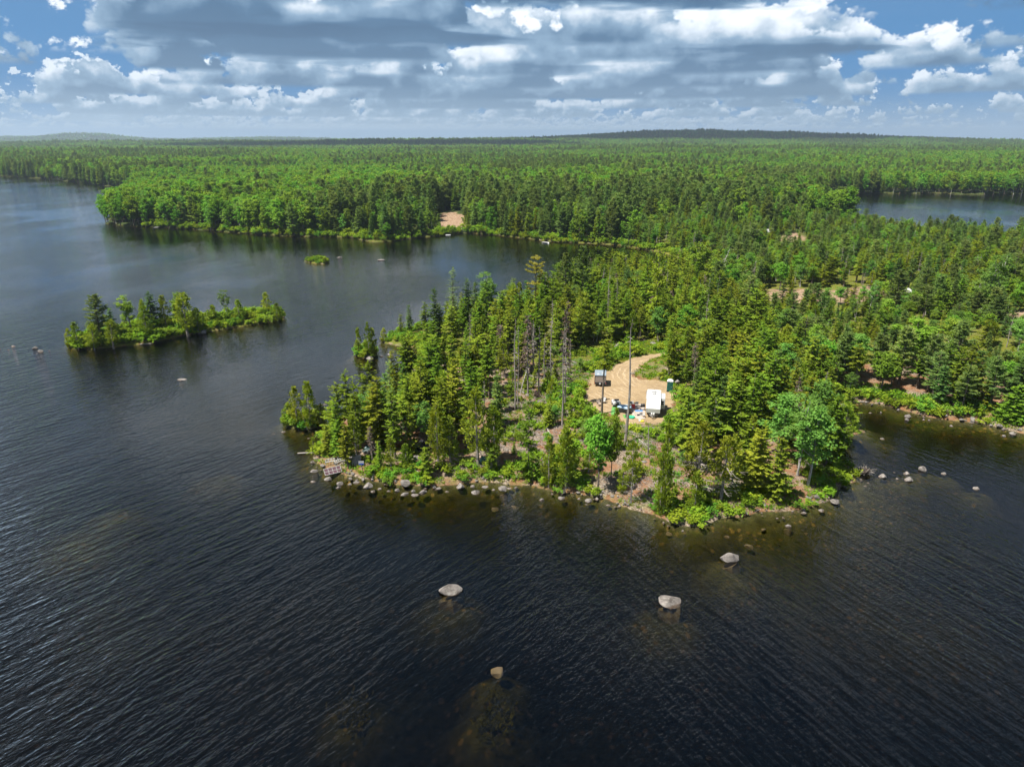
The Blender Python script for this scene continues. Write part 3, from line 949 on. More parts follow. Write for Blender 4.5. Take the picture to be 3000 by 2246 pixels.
def pine(seed, H, R, cb, mat='pine', bark='bark', step=0.75, tuft=11, size=0.42, power=0.55, coarse=1.0, gap=0.2):
    rng = np.random.default_rng(seed)
    lv = Leaves(); tr = MB()
    zs = np.linspace(0, 1, 7)
    bx = rng.normal(0, 0.25)
    ax = lambda z: np.array([bx * (z / H) ** 2, 0.0, z])
    tr.tube([tuple(ax(t * H)) if t else (0, 0, -0.4) for t in zs], [max(0.03, H * 0.0145 * (1 - t) ** 0.8 + 0.02) for t in zs], 6)
    z = cb * H
    while z < H * 0.98:
        t = (z - cb * H) / (H - cb * H)
        r0 = R * (1 - t) ** power * (0.65 + 0.35 * min(1, t * 4)) + 0.2
        n = 5 if t < 0.8 else 4
        a0 = rng.uniform(0, 6.28)
        for k in range(n):
            if rng.random() < gap: continue
            az = a0 + 6.283 * k / n + rng.normal(0, 0.3); r = r0 * rng.uniform(0.55, 1.12)
            rise = 0.10 + 0.55 * t + rng.normal(0, 0.08)
            m = max(4, int(r / 0.28))
            s = np.linspace(0.30, 1.0, m)
            base = ax(z)
            P = np.stack([base[0] + math.cos(az) * r * s, base[1] + math.sin(az) * r * s, z + rise * r * s * s], 1)
            tr.tube([tuple(base), tuple(P[m // 2]), tuple(P[-1])], [0.045, 0.028, 0.012], 4, cap=False)
            side = np.array([-math.sin(az), math.cos(az), 0])
            for q in range(m):
                wv = rng.uniform(-1, 1, 3) * 0.34 * r * (1 - s[q] * 0.55)
                for w_ in wv:
                    c = P[q] + side * w_ + np.array([0, 0, abs(w_) * 0.1 + rng.normal(0, 0.05)])
                    u = unit(rng, tuft); u[:, 2] = np.abs(u[:, 2]) * 0.7 + 0.05
                    u[:, 0] += math.cos(az) * 0.5; u[:, 1] += math.sin(az) * 0.5
                    lv.add(np.repeat(c[None], tuft, 0), u, size * coarse * rng.uniform(0.6, 1.1, tuft), np.full(tuft, 0.12) * coarse, unit(rng, tuft) + np.array([0, 0, 0.6]))
        z += step * rng.uniform(0.7, 1.3) * (0.6 + 0.4 * (1 - t))
    return dict(trunk=tr.mesh('trunk', M[bark]), crown=lv.mesh('crown', M[mat]), H=H, R=R)


def dead_tree(seed, H, R, cb=0.2, twigs=0.0, bark='grey_bark', lean=0.0, dens=1.0, top=1.0):
    rng = np.random.default_rng(seed)
    tr = MB(); br = MB()
    zs = np.linspace(0, 1, 8)
    ax = lambda z: np.array([lean * z + 0.10 * math.sin(z * 0.6 + seed), 0.07 * math.cos(z * 0.5 + seed) - 0.07, z])
    tr.tube([tuple(ax(t * H * top)) if t else (0, 0, -0.4) for t in zs], [max(0.02, H * 0.0115 * (1 - t) ** 0.7 + (0.014 if top >= 1 else 0.05)) for t in zs], 6)
    lv = Leaves(); any_tw = False
    for k in range(int(9 * H * dens * (1 - cb))):
        z = H * top * (cb + (1 - cb) * rng.random() ** 0.9) * 0.99
        t = z / H; a = rng.uniform(0, 6.28)
        L = R * (1 - t) ** 0.6 * rng.uniform(0.35, 1.15) + 0.15
        b = ax(z); dr = rng.uniform(-0.45, 0.15)
        e = b + np.array([math.cos(a) * L, math.sin(a) * L, dr * L])
        br.tube([tuple(b), tuple((b + e) / 2 + np.array([0, 0, 0.05 * L])), tuple(e)], [0.040, 0.028, 0.014], 3, cap=False)
        for q in range(3):
            s = rng.uniform(0.3, 0.95); a2 = a + rng.normal(0, 0.7); l2 = L * rng.uniform(0.2, 0.45); p = b + (e - b) * s
            br.tube([tuple(p), tuple(p + np.array([math.cos(a2) * l2, math.sin(a2) * l2, rng.uniform(-0.3, 0.2) * l2]))], [0.022, 0.011], 3, cap=False)
        if twigs > 0:
            m = int(12 * twigs)
            s = rng.uniform(0.25, 1, m); P = b + (e - b) * s[:, None]
            D = unit(rng, m) * 0.6 + (e - b) / L
            lv.add(P, D, rng.uniform(0.15, 0.4, m), np.full(m, 0.07), unit(rng, m)); any_tw = True
    parts = dict(trunk=tr.mesh('trunk', M[bark]), dead_branches=br.mesh('dead_branches', M[bark]), H=H * top, R=R)
    if any_tw:
        parts['dry_twigs'] = lv.mesh('dry_twigs', M['dry'])
    return parts


def shrub(seed, H, R, mat='shrub', n=12, per=30, size=0.22):
    rng = np.random.default_rng(seed)
    lv = Leaves(); tr = MB()
    cs = []; rs = []
    for k in range(n):
        a = rng.uniform(0, 6.28); r = R * rng.random() ** 0.6 * 0.85
        h = H * (0.30 + 0.62 * rng.random() * (1 - 0.45 * r / R))
        c = np.array([math.cos(a) * r, math.sin(a) * r, h]); cs.append(c); rs.append(rng.uniform(0.22, 0.40) * (R / 0.8) ** 0.6)
        tr.tube([(c[0] * 0.2, c[1] * 0.2, -0.25), tuple(c)], [0.02, 0.008], 3, cap=False)
    clump_cloud(rng, lv, cs, rs, per, size, 0.7, 0.75)
    return dict(trunk=tr.mesh('stems', M['bark']), crown=lv.mesh('foliage', M[mat]), H=H, R=R, names={'trunk': 'stems', 'crown': 'foliage'})


PROTO = {
    'fir': [conifer(11, 10, 1.75, 0.16, dens=1.0), conifer(12, 11, 1.45, 0.30, dens=1.0, gap=0.14), conifer(13, 9, 1.85, 0.08, droop=0.22),
            conifer(14, 12, 1.60, 0.38, gap=0.16, ragged=0.5), conifer(15, 10, 2.05, 0.20, nb=7), conifer(18, 8, 1.9, 0.05, gap=0.25, ragged=0.6, power=0.5), conifer(19, 10, 1.5, 0.35, gap=0.3, ragged=0.7, lean=0.05, power=0.5), conifer(20, 12, 1.2, 0.5, gap=0.22, ragged=0.6, power=0.45), conifer(27, 9, 2.2, 0.12, gap=0.18, ragged=0.6, power=0.55, droop=0.1), conifer(16, 11, 1.35, 0.22, gap=0.2, ragged=0.55)],
    'spruce': [conifer(21, 12, 1.55, 0.10, mat='spruce', droop=0.35), conifer(22, 13, 1.75, 0.22, mat='spruce', gap=0.12), conifer(23, 11, 1.30, 0.12, mat='spruce')],
    'cedar': [cedar(31, 8, 1.35, 0.10), cedar(32, 9, 1.55, 0.20, power=0.6), cedar(33, 7, 1.15, 0.05), cedar(34, 9, 1.5, 0.24, power=0.5)],
    'ragged_cedar': [cedar(35, 9, 1.6, 0.30, dead=1.0, power=0.55, dens=0.75), cedar(36, 8, 1.3, 0.38, dead=0.9, power=0.5, dens=0.7)],
    'pine': [pine(41, 14, 2.4, 0.22), pine(42, 15, 2.8, 0.35, gap=0.3), pine(43, 12, 2.1, 0.15)],
    'yellow_pine': [pine(44, 12, 2.3, 0.45, mat='yellow', gap=0.4, step=1.2)],
    'maple': [broadleaf(51, 10, 2.3, 0.28), broadleaf(52, 11, 2.6, 0.22, nclump=66), broadleaf(53, 9, 2.2, 0.30), broadleaf(54, 10, 1.9, 0.2)],
    'birch': [broadleaf(61, 10, 2.2, 0.30, 'birch', 'white_bark', open_=0.2, size=0.27, per=52), broadleaf(62, 11, 2.0, 0.35, 'birch', 'white_bark', open_=0.25, size=0.27, stems=2, per=52), broadleaf(63, 9, 2.3, 0.25, 'birch', 'grey_bark', size=0.27, per=52)],
    'dead': [dead_tree(71, 12, 1.3, 0.15), dead_tree(72, 13, 1.1, 0.30, dens=0.8), dead_tree(73, 11, 1.0, 0.45, dens=0.6)],
    'brown_dead': [dead_tree(74, 12, 1.35, 0.25, twigs=2.2, bark='grey_bark', dens=1.5), dead_tree(75, 11, 1.2, 0.35, twigs=2.0, dens=1.4)],
    'snag': [dead_tree(76, 9, 0.5, 0.5, dens=0.25, top=0.7), dead_tree(77, 10, 0.4, 0.6, dens=0.15)],
    'leaning': [dead_tree(78, 8, 0.8, 0.4, bark='white_bark', lean=0.30, dens=0.5)],
    'larch': [conifer(26, 12, 1.5, 0.15, mat='pine', dens=0.55, gap=0.3, wid=0.14)],
    'high_fir': [conifer(17, 14, 1.5, 0.66, gap=0.12, mat='fir', dead=0.8)],
    'shrub': [shrub(81, 1.3, 0.95), shrub(82, 1.0, 1.1), shrub(83, 1.7, 0.9), shrub(84, 0.8, 0.8), shrub(85, 1.2, 1.2, 'maple')],
}


PROTO['shore_maple'] = [broadleaf(151, 14, 3.6, 0.12, nclump=60, per=26, size=0.62), broadleaf(152, 13, 3.2, 0.14, nclump=52, per=26, size=0.62), broadleaf(153, 15, 3.3, 0.14, nclump=56, per=26, size=0.62)]
PROTO['shore_birch'] = [broadleaf(154, 13, 2.8, 0.16, 'birch', 'white_bark', nclump=52, per=24, size=0.55)]
PROTO['shore_spruce'] = [conifer(155, 15, 2.5, 0.06, step=0.65, nb=7, dens=0.55, mat='spruce', coarse=1.7, dead=0), conifer(156, 16, 2.7, 0.08, step=0.65, nb=7, dens=0.55, mat='spruce', coarse=1.7, dead=0)]
PROTO['shore_fir'] = [conifer(157, 14, 2.4, 0.06, step=0.65, nb=7, dens=0.55, coarse=1.7, dead=0)]
PROTO['shore_pine'] = [pine(158, 17, 3.3, 0.12, step=0.95, tuft=6, coarse=1.8), pine(159, 18, 3.5, 0.2, step=0.95, tuft=6, coarse=1.8)]


def place(kind, idx, name, x, y, z, h, wfac=1.0, rz=0.0, label='', cat='tree', group=None, tilt=0.0):
    P = PROTO[kind][idx % len(PROTO[kind])]
    s = h / P['H']
    o = thing(name, label, cat, (x, y, z), rz, group)
    o.scale = (s * wfac, s * wfac, s)
    o.rotation_euler = (tilt * math.cos(rz), tilt * math.sin(rz), rz)
    names = P.get('names', {})
    for k in ('trunk', 'crown', 'dead_branches', 'dry_twigs'):
        if k in P:
            c = bpy.data.objects.new(names.get(k, k), P[k])
            COL.objects.link(c)
            c.parent = o
            if k in ('dead_branches', 'dry_twigs'):
                c['kind'] = 'stuff'
    return o


def scatter(name, pts, rot, scl, idx, protos, label, cat=None):
    """One stuff object: instances of small meshes on a cloud of points."""
    me = bpy.data.meshes.new(name)
    pts = np.asarray(pts, np.float32)
    me.vertices.add(len(pts)); me.vertices.foreach_set('co', pts.ravel())
    for nm, tp, arr in (('rot', 'FLOAT', rot), ('scl', 'FLOAT_VECTOR', scl), ('idx', 'INT', idx)):
        a = me.attributes.new(nm, tp, 'POINT')
        a.data.foreach_set('vector' if tp == 'FLOAT_VECTOR' else 'value', np.asarray(arr, np.int32 if tp == 'INT' else np.float32).ravel())
    o = link(name, me)
    col = bpy.data.collections.new(name + '_kinds')
    for i, pm in enumerate(protos):
        col.objects.link(bpy.data.objects.new('%s_kind_%02d' % (name, i), pm))
    ng = bpy.data.node_groups.new(name, 'GeometryNodeTree')
    ng.interface.new_socket('Geometry', in_out='INPUT', socket_type='NodeSocketGeometry')
    ng.interface.new_socket('Geometry', in_out='OUTPUT', socket_type='NodeSocketGeometry')
    N, Lk = ng.nodes, ng.links
    gi = N.new('NodeGroupInput'); go = N.new('NodeGroupOutput')
    ip = N.new('GeometryNodeInstanceOnPoints')
    ci = N.new('GeometryNodeCollectionInfo'); ci.inputs['Collection'].default_value = col
    ci.inputs['Separate Children'].default_value = True; ci.inputs['Reset Children'].default_value = True
    def att(nm, tp):
        n = N.new('GeometryNodeInputNamedAttribute'); n.data_type = tp; n.inputs['Name'].default_value = nm
        return n.outputs['Attribute']
    cx = N.new('ShaderNodeCombineXYZ'); Lk.new(att('rot', 'FLOAT'), cx.inputs[2])
    Lk.new(gi.outputs[0], ip.inputs['Points']); Lk.new(ci.outputs[0], ip.inputs['Instance'])
    ip.inputs['Pick Instance'].default_value = True
    Lk.new(att('idx', 'INT'), ip.inputs['Instance Index'])
    Lk.new(cx.outputs[0], ip.inputs['Rotation']); Lk.new(att('scl', 'FLOAT_VECTOR'), ip.inputs['Scale'])
    Lk.new(ip.outputs[0], go.inputs[0])
    md = o.modifiers.new('scatter', 'NODES'); md.node_group = ng
    return tag(o, label, cat, kind='stuff')


def joined(P, name):
    """Trunk and crown of a prototype as one mesh, for the far forest."""
    ms = [P[k] for k in ('trunk', 'crown', 'dead_branches', 'dry_twigs') if k in P]
    V = []; F = []; I = []; mats = []; off = 0
    for mi, m in enumerate(ms):
        v = np.empty(len(m.vertices) * 3, np.float32); m.vertices.foreach_get('co', v); V.append(v.reshape(-1, 3))
        for p in m.polygons:
            F.append(tuple(i + off for i in p.vertices)); I.append(mi)
        mats.append(m.materials[0]); off += len(m.vertices)
    me = bpy.data.meshes.new(name)
    me.from_pydata(np.concatenate(V).tolist(), [], F)
    for m in mats: me.materials.append(m)
    me.polygons.foreach_set('material_index', I)
    me.update()
    return me

# ------------------------------------------------------------------ trees picked out one by one in the photograph
def za(pts):
    a = np.array(pts, float)
    return ground_z(a[:, 0], a[:, 1])


def R1(x, y): return (800 + x * 0.40687, 1000 + y * 0.40687)
def R2(x, y): return (1600 + x * 0.40687, 950 + y * 0.40687)
def R4(x, y): return (x * 0.40687, 800 + y * 0.40687)
def R5(x, y): return (1000 + x * 0.36166, 700 + y * 0.36166)
def R6(x, y): return (1700 + x * 0.36166, 650 + y * 0.36166)
def R7(x, y): return (2300 + x * 0.42271, 600 + y * 0.42271)


# kind, variant, region, base x, base y, top y, crown width in zoom px (0: natural), label
PICKED = [
    # islet off the left end of the camp point
    ('cedar', 2, R1, 112, 600, 445, 120, 'leftmost yellow-green cedar on the little islet beside the camp point'),
    ('cedar', 0, R1, 178, 605, 335, 135, 'yellow-green cedar behind the leaning white snag on the islet'),
    ('cedar', 0, R1, 270, 608, 300, 142, 'tallest yellow-green cedar on the islet beside the camp point'),
    ('cedar', 2, R1, 345, 600, 452, 120, 'rightmost small cedar on the islet beside the camp point'),
    ('leaning', 0, R1, 245, 612, 360, 0, 'leaning bleached white snag on the islet beside the camp point'),
    # left end of the camp point
    ('cedar', 2, R1, 292, 792, 690, 70, 'small round evergreen at the left tip of the camp point'),
    ('fir', 2, R1, 400, 812, 590, 110, 'bright green young fir left of the broken dock frames'),
    ('fir', 0, R1, 472, 838, 560, 120, 'bright green fir rising just behind the broken dock frames'),
    ('cedar', 3, R1, 605, 850, 550, 130, 'yellow-green cedar just behind the grey plank panel'),
    ('fir', 1, R1, 615, 775, 275, 120, 'slender fir tallest at the left edge of the camp point stand'),
    ('fir', 4, R1, 735, 775, 330, 170, 'dark fir with two bare trunks by the dark boulder'),
    ('fir', 3, R1, 768, 778, 250, 190, 'broad topped fir above the tarp-covered boulder'),
    ('fir', 1, R1, 880, 842, 350, 150, 'fir on a long bare trunk in front of the black burnt hollow'),
    ('larch', 0, R1, 862, 640, 120, 130, 'thin feathery pale evergreen at the back of the left stand'),
    ('spruce', 2, R1, 955, 650, 150, 110, 'narrow pointed spruce at the back of the left stand'),
    ('fir', 5, R1, 1000, 815, 440, 110, 'thin fir with a pale bare trunk left of the black tarp heap'),
    ('cedar', 2, R1, 962, 905, 735, 110, 'small cedar in front of the black tarp heap'),
    ('fir', 0, R1, 1066, 645, 300, 150, 'fir with a bare lower trunk behind the black tarp heap'),
    ('fir', 4, R1, 1130, 705, 200, 210, 'big bushy fir right behind the black tarp heap'),
    ('cedar', 1, R1, 1190, 895, 470, 180, 'broad yellow-green fir-like cedar right of the black tarp heap'),
    ('cedar', 1, R1, 1278, 875, 545, 150, 'second broad cedar right of the black tarp heap'),
    ('cedar', 3, R1, 1476, 895, 360, 210, 'large olive cedar left of the dark green tarp'),
    ('cedar', 1, R1, 1588, 885, 470, 190, 'large olive cedar right of the dark green tarp'),
    ('spruce', 2, R1, 1612, 610, 235, 110, 'slim dark spruce between the slash heaps and the olive cedars'),
    ('fir', 4, R1, 1235, 760, 250, 230, 'widest fir in the middle of the left stand'),
    ('fir', 0, R1, 1320, 720, 120, 190, 'tall fir at the middle of the left stand'),
    ('fir', 1, R1, 1080, 730, 150, 170, 'tall fir left of the widest fir in the left stand'),
    ('fir', 3, R1, 1440, 660, 130, 170, 'tall fir at the right edge of the left stand'),
    ('fir', 5, R1, 1838, 965, 405, 150, 'slender fir standing alone above the shore left of the cedar pair'),
    ('cedar', 0, R1, 1985, 1035, 700, 125, 'smaller cedar of the pair at the middle of the front shore'),
    ('cedar', 1, R1, 2112, 1035, 615, 180, 'larger cedar of the pair at the middle of the front shore'),
    # front shore below the camper
    ('cedar', 0, R2, 142, 1165, 770, 190, 'broad cedar on the front shore left of the round-crowned pair'),
    ('maple', 0, R2, 372, 1185, 615, 240, 'left tree of the round-crowned leafy pair on the front shore'),
    ('maple', 2, R2, 462, 1165, 640, 170, 'right tree of the round-crowned leafy pair on the front shore'),
    ('cedar', 2, R2, 500, 900, 600, 80, 'narrow yellow-green cedar just below the camp mats'),
    ('snag', 1, R2, 568, 852, 20, 0, 'tallest bare pole of a dead tree in front of the camp mats'),
    ('high_fir', 0, R2, 400, 645, 90, 150, 'tall fir crowned high on a bare trunk in front of the grey trailer'),
    ('dead', 1, R2, 116, 735, 0, 110, 'tall dead spruce with thin bare branches left of the gravel yard'),
    ('snag', 0, R2, 730, 945, 705, 0, 'short broken stump pole below the white camper'),
    ('ragged_cedar', 1, R2, 612, 1278, 850, 130, 'half dead grey cedar leaning over the front shore'),
    ('cedar', 3, R2, 820, 1345, 880, 130, 'twin-trunked cedar at the water below the camper, left trunk'),
    ('cedar', 2, R2, 848, 1345, 715, 140, 'twin-trunked cedar at the water below the camper, right trunk'),
    ('ragged_cedar', 0, R2, 1070, 1268, 690, 250, 'largest half dead cedar with bleached lower limbs on the shore'),
    ('ragged_cedar', 1, R2, 1256, 1262, 810, 210, 'half dead cedar with bleached limbs, right of the largest one'),
    ('snag', 1, R2, 970, 720, 470, 0, 'bare dead trunk at the right edge of the gravel yard'),
    ('fir', 4, R2, 1490, 1210, 740, 230, 'dark dense fir at the right part of the front shore'),
    ('fir', 2, R2, 1652, 1250, 800, 200, 'lighter green fir right of the dark dense fir by the shore'),
    ('birch', 0, R2, 1882, 1160, 560, 300, 'large blue-green leafy tree at the right end of the point'),
    ('birch', 1, R2, 1806, 1085, 490, 260, 'leafy tree with a pale trunk at the right end of the point'),
    ('birch', 2, R2, 1650, 960, 480, 300, 'leafy tree rising above the firs at the right of the point'),
    ('birch', 2, R2, 1960, 930, 395, 280, 'leafy crown highest at the right end of the point'),
    ('cedar', 3, R2, 2140, 860, 590, 190, 'yellow-green cedar overhanging the right cove'),
    ('cedar', 1, R2, 1335, 1200, 800, 170, 'olive cedar between the half dead cedars and the dark fir'),
    ('fir', 0, R2, 1060, 1010, 620, 210, 'fir behind the largest half dead cedar'),
    # spit and small islet on the left of the point
    ('cedar', 2, R5, 142, 935, 720, 70, 'left cedar on the rock islet off the grassy spit'),
    ('cedar', 0, R5, 226, 935, 685, 80, 'tallest cedar on the rock islet off the grassy spit'),
    ('cedar', 2, R5, 262, 940, 722, 75, 'right cedar on the rock islet off the grassy spit'),
    ('cedar', 2, R5, 343, 825, 720, 60, 'small cedar at the very tip of the grassy spit'),
    ('fir', 2, R5, 485, 785, 675, 60, 'small young fir on the grassy spit'),
    ('spruce', 2, R5, 556, 765, 530, 75, 'pointed spruce standing first on the grassy spit'),
    ('fir', 1, R5, 690, 790, 520, 120, 'fir with a bare trunk left of the dark spruce on the spit'),
    ('spruce', 0, R5, 755, 805, 390, 130, 'tall dark spruce on the grassy spit'),
    ('fir', 0, R5, 802, 785, 520, 120, 'fir just right of the tall dark spruce on the spit'),
    ('larch', 0, R5, 908, 745, 232, 150, 'tallest feathery evergreen over the spit'),
    ('spruce', 1, R5, 1032, 725, 310, 120, 'brownish spruce over the spit, left of two'),
    ('spruce', 2, R5, 1088, 745, 340, 100, 'brownish spruce over the spit, right of two'),
    ('birch', 1, R5, 1205, 690, 258, 200, 'leafy birch with a white trunk over the spit'),
    ('yellow_pine', 0, R5, 1572, 620, 142, 210, 'yellowed sparse pine standing against the water'),
    ('spruce', 2, R5, 1500, 620, 330, 90, 'small dark spruce beside the yellowed pine'),
    ('dead', 0, R5, 1652, 580, 290, 90, 'pale dead tree right of the yellowed pine'),
    ('pine', 0, R5, 1810, 620, 100, 170, 'left of two tall pines rising against the cove'),
    ('pine', 2, R5, 1946, 620, 58, 160, 'right of two tall pines rising against the cove'),
    # dead standing trees at the slash
    ('brown_dead', 0, R5, 1288, 1065, 690, 120, 'brown dead spruce leftmost above the slash'),
    ('dead', 1, R5, 1405, 1385, 640, 100, 'tall grey dead trunk at the front of the slash'),
    ('dead', 2, R5, 1432, 1370, 700, 80, 'second grey dead trunk at the front of the slash'),
    ('brown_dead', 1, R5, 1512, 1255, 615, 130, 'brown dead spruce behind the leaning trunk'),
    ('leaning', 0, R5, 1445, 1255, 930, 0, 'pale broken trunk leaning to the right in the slash'),
    ('dead', 0, R5, 1696, 1155, 480, 100, 'tall pale dead tree in the middle of the slash'),
    ('brown_dead', 0, R5, 1812, 1365, 575, 140, 'bushy brown dead spruce left of the grey trailer'),
    ('dead', 2, R5, 1850, 1060, 800, 70, 'short grey dead trunk left of the grey trailer'),
    ('dead', 1, R5, 1600, 1240, 700, 80, 'dark grey dead spruce behind the uprooted stump'),
    ('dead', 2, R5, 1640, 1160, 760, 70, 'thin dead trunk behind the uprooted stump'),
    # behind the yard
    ('fir', 5, R6, 600, 920, 210, 130, 'tall fir with a long bare trunk behind the bend of the track'),
    ('fir', 3, R6, 520, 800, 300, 140, 'fir with a bare trunk left of the bend of the track'),
    ('dead', 1, R6, 215, 910, 360, 60, 'thin straight dead trunk left of the track'),
    ('dead', 2, R6, 285, 830, 450, 60, 'thin dead trunk among firs left of the track'),
    ('fir', 1, R6, 710, 1290, 900, 90, 'slim fir behind the green toilet cabin, left of two'),
    ('fir', 5, R6, 738, 1295, 860, 110, 'slim fir behind the green toilet cabin, right of two'),
    ('maple', 1, R6, 950, 560, 160, 260, 'bright green rounded tree standing before the back cove'),
    ('leaning', 0, R6, 1090, 520, 210, 0, 'white bent dead trunk standing before the back cove'),
    ('birch', 2, R6, 1040, 880, 690, 150, 'pale leafy tree among the firs right of the track'),
    ('birch', 0, R6, 1620, 940, 690, 240, 'leafy tree left of two in the right-hand forest'),
    ('birch', 0, R6, 1800, 960, 740, 180, 'leafy tree right of two in the right-hand forest'),
    ('maple', 0, R7, 690, 700, 520, 210, 'round leafy tree beside the white roof in the right forest'),
    ('birch', 1, R7, 1360, 760, 340, 190, 'tall light green birch near the right edge'),
    ('maple', 1, R7, 900, 1150, 780, 330, 'largest spreading leafy tree above the right cove'),
    ('maple', 2, R7, 655, 1300, 1010, 210, 'bright rounded leafy tree at the edge of the right cove'),
    ('birch', 2, R7, 1420, 1290, 1050, 170, 'bright green leafy tree right of the rusty fir'),
    ('spruce', 0, R7, 1580, 1420, 1050, 260, 'dark spruce at the right edge above the cove'),
    ('fir', 4, R7, 1230, 1400, 1130, 170, 'fir with grey twigs right of the rusty branch by the cove'),
    # the long island
    ('cedar', 2, R4, 505, 530, 400, 60, 'leftmost small cedar on the long island'),
    ('cedar', 0, R4, 565, 530, 360, 110, 'second cedar from the left on the long island'),
    ('cedar', 1, R4, 680, 545, 370, 150, 'greyish cedar at the front of the pine on the long island'),
    ('pine', 0, R4, 725, 470, 145, 190, 'large dark pine at the left of the long island'),
    ('spruce', 2, R4, 815, 430, 250, 80, 'narrow spruce right of the large pine on the long island'),
    ('cedar', 1, R4, 815, 525, 340, 130, 'olive cedar at the front of the long island'),
    ('maple', 3, R4, 945, 420, 160, 120, 'tall narrow leafy tree left of the dark spruce on the island'),
    ('cedar', 2, R4, 1045, 400, 190, 70, 'thin cedar between the leafy tree and dark spruce on the island'),
    ('spruce', 1, R4, 1110, 410, 135, 190, 'dark spruce with layered branches at the middle of the island'),
    ('cedar', 3, R4, 1060, 450, 240, 110, 'cedar in front of the dark spruce on the island'),
    ('cedar', 0, R4, 1200, 400, 170, 110, 'olive cedar right of the dark spruce on the island'),
    ('maple', 3, R4, 1290, 400, 140, 120, 'bright leafy tree at the crest of the island'),
    ('cedar', 1, R4, 1350, 430, 150, 180, 'wide yellow-green cedar at the crest of the island'),
    ('snag', 1, R4, 1515, 340, 170, 0, 'white dead pole on the island, taller of two'),
    ('snag', 0, R4, 1495, 340, 240, 0, 'white dead pole on the island, shorter of two'),
    ('cedar', 2, R4, 1545, 350, 230, 80, 'dark small cedar beside the white poles on the island'),
    ('birch', 1, R4, 1640, 320, 122, 80, 'small birch with a white trunk on the right part of the island'),
    ('cedar', 0, R4, 1725, 330, 195, 90, 'pointed cedar right of the small birch on the island'),
    ('cedar', 0, R4, 1925, 290, 145, 95, 'pointed cedar near the right end of the island'),
    ('cedar', 0, R4, 2000, 345, 220, 85, 'cedar closing the right end of the island'),
    ('cedar', 1, R4, 1430, 430, 260, 110, 'low cedar above the boulder on the island'),
]
TREE_NAME = {'fir': 'fir_tree', 'high_fir': 'fir_tree', 'spruce': 'spruce_tree', 'larch': 'larch_tree', 'cedar': 'cedar_tree', 'ragged_cedar': 'cedar_tree',
             'pine': 'pine_tree', 'yellow_pine': 'pine_tree', 'maple': 'broadleaf_tree', 'birch': 'birch_tree', 'dead': 'dead_tree', 'brown_dead': 'dead_tree',
             'snag': 'tree_snag', 'leaning': 'tree_snag'}
rnd = random.Random(4)
taken = []
for kind, var, reg, bx, by, ty, wpx, label in PICKED:
    sx, sy = reg(bx, by)
    z = 1.6
    for _ in range(3):
        x, y = px(sx, sy, z)
        z = float(ground_z(np.array([x]), np.array([y]))[0]); z = max(z, 0.05)
    h = top_z(y, reg(bx, ty)[1]) - z
    P = PROTO[kind][var % len(PROTO[kind])]
    wf = 1.0
    if wpx:
        depth = y * CP + CAM_H * SP
        wm = wpx * (reg(1, 0)[0] - reg(0, 0)[0]) / FPX * depth
        wf = min(1.9, max(0.55, wm / (2 * P['R'] * h / P['H'])))
    rz = rnd.uniform(0, 6.28)
    if kind == 'leaning':
        rz = math.pi if reg is R1 else 0.0
    place(kind, var, TREE_NAME[kind], x, y, z - 0.05, h, wf, rz, label, 'dead tree' if kind in ('dead', 'brown_dead', 'snag', 'leaning') else 'tree')
    taken.append((x, y, max(1.2, 0.8 * P['R'] * h / P['H'] * wf)))
taken = np.array(taken)

# ------------------------------------------------------------------ the stands: jittered planting, nearest as single trees, the rest as forest
rng = np.random.default_rng(77)


def poly_d(pts, z=2.0):
    return [pd(x, y, z) for x, y in pts]


OPEN = [poly_d(q) for q in (
    [(1088, 1062), (1250, 1080), (1480, 1150), (1480, 985), (1455, 925), (1440, 905), (1300, 915), (1262, 905), (1240, 880), (1170, 862), (1060, 900), (1030, 960), (1010, 1000), (720, 1000), (660, 960), (660, 1040), (760, 1060)],
    [(1050, 880), (1130, 810), (1215, 770), (1300, 735), (1420, 735), (1440, 760), (1360, 800), (1290, 830), (1262, 890), (1160, 885)],
    [(815, 735), (880, 705), (960, 690), (970, 740), (900, 755), (830, 750)],
    [(728, 912), (770, 848), (912, 758), (985, 728), (945, 780), (850, 850), (770, 912)])]
OPEN += [[r3(*p) for p in q] for q in ([(1100, 520), (1640, 340), (1700, 560), (1690, 800), (1180, 810)], [(680, 280), (1640, 230), (1640, 350), (1000, 480), (760, 620)])]
FRONT_RIGHT = poly_d([(1480, 1160), (1480, 985), (1600, 960), (1800, 960), (1860, 1040), (1750, 1120)])
LEFT_STAND = poly_d([(745, 900), (790, 838), (905, 772), (1000, 715), (1100, 680), (1200, 650), (1215, 760), (1150, 800), (1060, 880), (1010, 930), (900, 940), (790, 950)])


def forest_points(x0, x1, y0, y1, sp):
    gx = np.arange(x0, x1, sp); gy = np.arange(y0, y1, sp)
    X, Y = np.meshgrid(gx, gy)
    X = X + rng.uniform(-0.48, 0.48, X.shape) * sp; Y = Y + rng.uniform(-0.48, 0.48, Y.shape) * sp
    return X.ravel(), Y.ravel()


